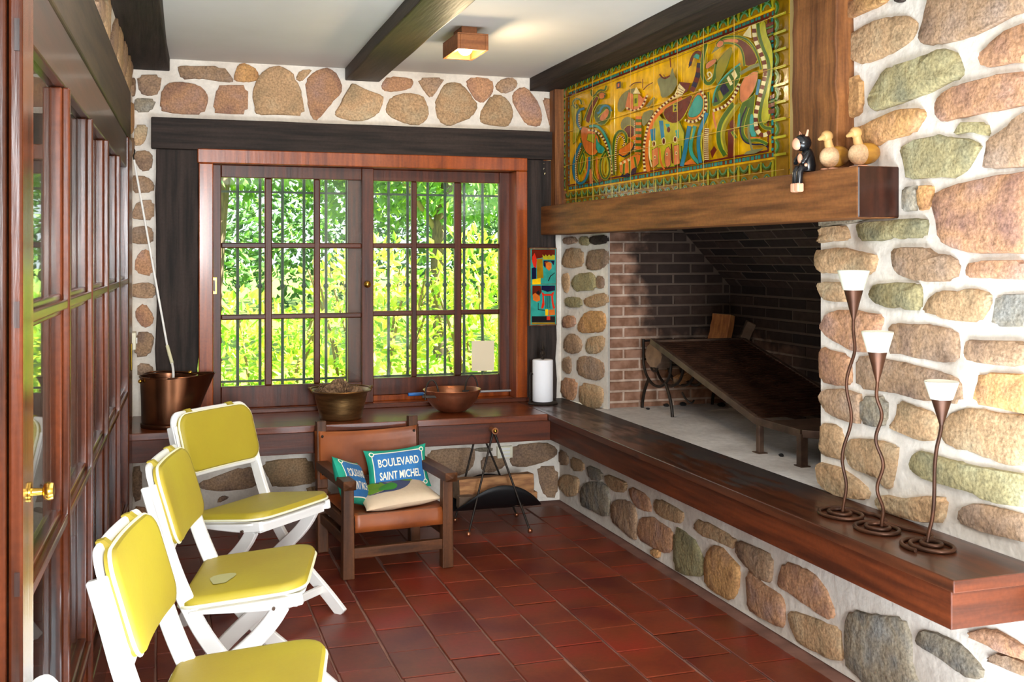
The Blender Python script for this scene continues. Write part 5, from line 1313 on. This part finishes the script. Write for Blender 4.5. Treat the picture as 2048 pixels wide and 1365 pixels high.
f = Fig('great_bird'); draw(f, '''
M3 p li 560,190 600,180 612,300 650,380 668,480 662,640 640,800 620,900 652,1020 590,1085 565,1040 580,900 625,750 655,620 640,510 590,400 555,290
M3 P mr 607,212 672,188 672,212 610,240
M3 P dg 607,245 672,220 672,236 612,258
M3 P mr 615,268 672,242 672,275 622,296
M3 P dg 622,305 672,285 672,300 628,318
M3 P mr 634,335 672,310 672,350 645,352
M3 P mr 645,832 682,815 682,850 640,866
M3 P dg 634,880 682,862 682,880 630,898
M3 P mr 630,905 682,888 682,922 628,940
M3 P mr 628,955 682,940 682,980 632,992
M3 P mr 650,1012 682,1000 682,1044
M3 r27 dg 85,380 60,500 48,620 70,710 112,735 160,690 177,560
M3 p sa 85,600 90,550 170,508 176,540 112,592
M3 r11 cr 100,692 142,660 120,620 93,640 112,667
M3 p ol 175,745 172,560 240,470 312,400 302,480 260,600 210,695
M3 P cr 408,312 472,222 480,332
M3 p mr 178,388 230,345 300,335 380,340 450,380 500,440 545,545 425,585 408,480 370,390 300,360 228,382
M3 p sa 228,352 300,338 368,345 368,375 300,365 235,378
M3 r16 dg 180,385 230,330 300,318 400,320 480,370 540,480 567,605
M3 r13 dg 230,377 320,375 387,410 412,480 420,575
M3 p sa 178,392 205,352 242,362 232,400 193,417
M3 P gy 133,468 168,408 202,420
M3 r27 dg 540,200 545,290 580,410 630,520 640,620 610,760 570,900 550,1040 590,1112 655,1115
M3 k36 cr/mr 505,215 510,330 550,430 590,520 607,620 590,720 555,840 530,950 512,1040 532,1140 580,1182 645,1150
M3 P mr 590,630 618,622 618,660 588,668
M3 p dg 143,885 158,790 230,680 330,580 388,558 388,680 330,780 260,862 200,905 148,928
M3 P nv 205,772 245,710 292,790 240,832
M3 P nv 155,892 170,835 192,882
M3 P ol 188,800 210,782 240,850 210,885
M3 P cr 268,682 286,658 322,730 300,745
M3 P cr 308,642 340,608 362,660 338,694
M3 r11 tq 145,895 165,780 240,670 385,553
M3 p sa 385,700 540,600 537,700 482,830 385,918
M3 r28 gy 385,642 470,590 552,560
M3 r22 bl 555,690 530,825
M3 p dg 380,910 480,850 520,800 500,980 470,1100 385,1110
M3 r15 sa 150,975 160,1060 195,1155
M3 r26 ol 380,900 300,1010 245,1110 235,1200 265,1320
M3 r36 dg 330,900 260,990 208,1080 195,1180 205,1270 255,1350
M3 r12 li 350,910 280,1010 225,1110 218,1200 245,1300
M3 k24 cr/mr 150,962 240,932 300,882 350,802 378,728
M3 P tq 368,1000 386,980 386,1100 360,1105
M3 P mr 280,1130 332,1120 322,1368 280,1368
M3 e24x40 mr 318,1082
M3 r20 dg 315,1140 350,1200
M3 r30 dg 450,930 410,1050 398,1150 430,1212 485,1242
M3 p tq 470,1000 502,985 502,1120 535,1185 470,1185
M3 r13 nv 442,930 395,1040 383,1150 420,1232 490,1257 600,1252 628,1282
M3 r24 dg 470,1222 550,1215 622,1252
M3 r10 orr 470,1195 560,1195
M3 r17 gy 460,1080 460,1180 490,1305
M3 P gy 418,1342 440,1318 500,1298 592,1288 560,1312 510,1334
M4 P mr 190,805 240,730 272,780 212,892
'''); f.done()

gm = MB(); xg = MUX-.0062-.000025*(LAY[0]+20)-.0014
for u_ in US[2:-2]: gm.box(xg, xg+.001, u_-.0012, u_+.0012, V0, V1)
for v_ in VS[1:-1]: gm.box(xg, xg+.001, U0, U1, v_-.0008, v_+.0008)
gm.build('grout_lines', mat('pale_grout', (208, 168, 84), rough=.7), mu, world=True)
# painted tile panel on the right post and the small picture behind the mantel end
def panel_fig(par, spec, Y, lift0=0):
    used = []; mb = MB()
    for n_, line in enumerate(spec.strip().splitlines()):
        c, rest = line.split(' ', 1); P = [tuple(map(float, q.split(','))) for q in rest.split()]
        if c not in used: used.append(c)
        mb.cur = used.index(c); y = Y-.0005-.00004*n_
        P = [on_y(1050+a/3.59, 300+b/3.59, Y) for a, b in P]; mb.prism([Vector((p.x, y, p.z)) for p in P], (0, -.0008, 0))
    return mb, used
GL['bk'] = mat('glaze_bk', (26, 22, 24), rough=.2); GL['rd'] = mat('glaze_rd', (206, 44, 24), rough=.2)
YP = 5.745
a, b = on_y(1061.5, 498, YP), on_y(1112, 649, YP)
tp = thing('painted_tile_panel', 'narrow colourful painted tile panel with a lyre on the right window post', 'tile panel', ((a.x+b.x)/2, YP, (a.z+b.z)/2))
MB().box(a.x-.006, b.x+.006, YP+.004, 5.775, b.z-.006, a.z+.006).build('frame', wood('oak', 'z'), tp, world=True)
mz_ = on_y(1080, 568.5, YP).z
for z0, z1 in ((b.z, mz_-.001), (mz_+.001, a.z)): MB().box(a.x, b.x, YP, YP+.01, z0, z1).build('tile', GL['tq'], tp, world=True, bevel=.001)
mb, used = panel_fig(tp, '''
mr 48,715 215,715 215,755 48,790
nv 48,850 80,840 80,925 48,930
rd 68,740 85,790 80,850 62,840 50,800 52,770
ob 85,785 125,780 132,920 85,925
li 125,752 138,765 148,752 160,765 172,752 186,765 200,752 215,762 213,788 130,788
nv 132,795 212,795 205,830 185,800 150,805 145,850 132,830
br 140,805 165,800 150,850
orr 150,815 170,805 190,815 190,850 172,868 152,850
Y 52,932 112,920 112,965 52,968
bk 165,940 180,905 215,880 215,884 184,910 170,945
mr 52,975 112,975 120,1020 100,1050 52,1045
nv 118,975 215,975 215,1010 160,1020 118,1005
orr 55,1040 72,1028 105,1050 108,1080 85,1092 58,1080
bk 78,1020 100,1010 108,1030 90,1040
rd 118,1022 135,1030 135,1060 140,1110 130,1140 115,1138 124,1095 125,1050
rd 190,1030 208,1018 200,1060 205,1100 217,1138 200,1142 192,1100 188,1060
rd 135,1035 190,1035 190,1048 135,1048
nv 148,1048 152,1048 152,1138 148,1138
nv 162,1048 166,1048 166,1138 162,1138
nv 176,1048 180,1048 180,1138 176,1138
bk 92,1098 96,1098 96,1145 142,1150 142,1155 92,1150
bk 48,1195 215,1195 215,1238 48,1238
Y 145,1145 165,1145 165,1190 145,1190
orr 168,1150 212,1145 215,1185 170,1190
rd 155,1195 180,1195 180,1222 155,1222
ob 48,1240 215,1240 215,1252 48,1252
''', YP)
mb.build('painted_figures', [GL[c] for c in used], tp, world=True)
a, b = on_y(1087, 321, 5.77), on_y(1128, 411, 5.77)
pi_ = thing('small_picture', 'small picture of a brown gate in a blue wall, half hidden behind the mantel end', 'picture', ((a.x+b.x)/2, 5.79, (a.z+b.z)/2))
MB().box(a.x, b.x, 5.772, 5.80, b.z, a.z).build('board', mat('painted_blue_grey', (96, 116, 126), (140, 128, 96), 20, rough=.6), pi_, world=True)
mb, used = panel_fig(pi_, '''
cr 132,78 275,70 275,92 132,98
br 132,72 275,62 275,70 132,78
mr 165,385 165,165 195,150 230,145 275,140 275,385
bk 185,375 185,180 190,180 190,375
bk 210,375 210,170 215,170 215,375
bk 235,375 235,165 240,165 240,375
cr 138,165 150,165 165,230 158,330 140,380
''', 5.772)
mb.build('painted_gate', [GL[c] for c in used], pi_, world=True)

# ------------------------------------------------------------------ garden beyond the window
LAWN = mat('lawn_grass', (120, 150, 50), (92, 126, 40), 3, rough=.9, speck=.2, speck_scale=30)
MB().add([(-25, 6.1, -.3), (30, 6.1, -.3), (30, 12, -.2), (-25, 12, -.2), (-25, 45, .9), (30, 45, .9)], [(0, 1, 2, 3), (3, 2, 5, 4)]).build('lawn', LAWN, kind=KS)
MB().box(-2, 6, 6.03, 6.5, -.1, .0).build('trim_terrace', mat('terrace_stone', (196, 188, 172), rough=.9), kind=KS)
L1 = mat('sunny_leaf', (150, 190, 50), (108, 160, 36), 3, rough=.45, transl=.45); L2 = mat('yellow_leaf', (196, 206, 74), rough=.5, transl=.45)
L3 = mat('tree_leaf', (78, 128, 44), (110, 156, 60), 2, rough=.5, transl=.35); L4 = mat('deep_leaf', (44, 84, 36), (66, 108, 44), 2, rough=.6, transl=.25)
STEM = mat('shrub_stem', (120, 104, 66), rough=.8); TRUNK = mat('tree_bark', (104, 86, 66), (70, 58, 46), 8, (6, 6, 1), rough=.9)
def leaf_geo(p, d, n_, l, w):
    r = d.cross(n_)
    if r.length < 1e-3: r = Vector((1, 0, 0))
    r.normalize(); n_ = r.cross(d)
    return [p, p+d*l*.45+r*w*.5-n_*w*.12, p+d*l, p+d*l*.45-r*w*.5-n_*w*.12, p+d*l*.5+n_*w*.1]
LF = [(0, 1, 4), (1, 2, 4), (2, 3, 4), (3, 0, 4)]
def rv(): 
    a = RND.uniform(0, 2*pi); z = RND.uniform(-1, 1); q = sqrt(1-z*z); return Vector((q*cos(a), q*sin(a), z))
lm = MB().add(leaf_geo(Vector(), Vector((1, 0, 0)), Vector((0, 0, 1)), 1, .48), LF)
def foliage(name, label, cat, blobs, nleaf, size, mats, parts=0, trunk=None, group=None, z0=0):
    c = Vector(blobs[0][0]); t = thing(name, label, cat, (c.x, c.y, z0), group=group)
    m = MB(); tot = sum(b[1]**2 for b in blobs); singles = 0
    for (bc, br, bz) in blobs:
        for k in range(int(nleaf*br*br/tot)):
            d = rv(); rr = br*(RND.random()**.4); p = Vector(bc)+Vector((d.x*rr, d.y*rr, d.z*rr*bz))
            dd = (d+rv()*.9+Vector((0, 0, .1))).normalized(); nn = (Vector((0, -.25, .9))+rv()*.7).normalized(); l = size*RND.uniform(.7, 1.25)
            m.cur = RND.randrange(len(mats)); m.add(leaf_geo(p, dd, nn, l, l*.5), LF)
    m.build('foliage', mats, t, world=True, kind='stuff')
    if parts:
        proto = None
        for k in range(parts):
            bc, br, bz = RND.choice(blobs); d = rv(); d.y = -abs(d.y); d.normalize(); p = Vector(bc)+Vector((d.x*br, d.y*br, d.z*br*bz))
            if proto is None:
                o = lm.build('leaf', mats[0], t); proto = o
            else: o = proto.copy(); SC.collection.objects.link(o)
            l = size*RND.uniform(.9, 1.35); o.location = p-t.location; o.scale = (l, l, l); o.rotation_euler = (RND.uniform(-.8, .8), RND.uniform(-.9, .9), RND.uniform(0, 2*pi))
    if trunk:
        for (q, r) in trunk: MB().tube(smooth_path(q, 2), r, 8, False, r*.55).build('trunk' if r > .08 else 'branch', TRUNK if r > .08 else STEM, t, world=True, smooth=True)
    return t
def stems(x, y, n, h, sp):
    out = []
    for k in range(n):
        a = RND.uniform(-sp, sp); out.append(([(x+a*.25, y+RND.uniform(-.1, .1), -.25), (x+a*.5, y+RND.uniform(-.15, .1), h*.4), (x+a+RND.uniform(-.1, .1), y+RND.uniform(-.2, .2), h)], .014))
    return out
foliage('garden_shrub', 'lower bright green shrub outside the left half of the window', 'shrub', [((.55, 7.6, .6), .55, 1.0), ((.35, 7.7, .75), .42, 1.0), ((.95, 7.5, .5), .5, 1.1)], 1500, .085, [L1, L2], 70, stems(.6, 7.6, 7, 1.0, .5), 'sunlit shrubs outside the window', -.25)
foliage('garden_shrub', 'tall bright shrub in the middle of the window, rising behind the meeting stiles', 'shrub', [((1.35, 7.9, .7), .62, 1.2), ((1.45, 7.9, 1.22), .38, .9), ((1.75, 7.7, .6), .5, 1.2)], 1700, .09, [L1, L2, L2], 80, stems(1.45, 7.8, 9, 1.3, .5), 'sunlit shrubs outside the window', -.25)
foliage('garden_shrub', 'bright shrub filling the right half of the window', 'shrub', [((2.3, 7.7, .75), .6, 1.2), ((2.15, 7.7, 1.3), .34, .9), ((2.85, 7.8, .9), .5, 1.2), ((2.6, 7.6, .4), .45, 1.0)], 1900, .09, [L1, L2, L2], 80, stems(2.3, 7.6, 9, 1.2, .6), 'sunlit shrubs outside the window', -.25)
T = 'trees across the lawn'
foliage('garden_tree', 'broad pale green tree with a thick trunk across the lawn', 'tree', [((1.0, 16, 3.7), 1.9, .75), ((2.6, 16.5, 4.2), 1.7, .8), ((-1.2, 16.5, 3.6), 1.8, .8)], 8500, .21, [L3, L3, L1], 0, [([(.55, 15.5, -.1), (.62, 15.5, 1.5), (.9, 15.8, 3.8)], .24)], T, -.1)
foliage('garden_tree', 'leafy tree behind the shrubs in the middle of the view', 'tree', [((4.2, 15, 3.2), 1.5, .9), ((3.2, 17, 3.2), 1.6, .8)], 5200, .2, [L3, L1, L3], 0, [([(3.9, 15.4, -.1), (3.8, 15.4, 1.8), (4.1, 15.2, 3)], .13), ([(3.8, 15.4, 1.8), (3.2, 15.2, 2.6)], .05)], T, -.1)
foliage('garden_tree', 'dark leafy tree at the right of the window view', 'tree', [((6.4, 16, 2.9), 1.8, .9), ((5.6, 18, 2.2), 1.7, .9)], 3600, .19, [L4, L3], 0, [([(6.2, 16.2, -.1), (6.2, 16.2, 2.4)], .16)], T, -.1)
foliage('garden_tree', 'dark evergreen mass at the far left beyond the lawn', 'tree', [((-2.6, 21, 1.9), 2.2, .8), ((.3, 23, 1.6), 1.9, .7), ((-.2, 20, 1.2), 1.0, .6)], 4600, .2, [L4, L4, L3], 0, None, T, 0)
foliage('garden_tree', 'dark hedge-like tree row closing the far end of the lawn', 'tree', [((3.2, 25, 2.2), 2.4, .8), ((7.2, 25, 2.4), 2.8, .8), ((10.5, 24, 2.6), 2.6, .8)], 8000, .24, [L4, L4, L3], 0, None, T, .2)
bpy.context.view_layer.update()
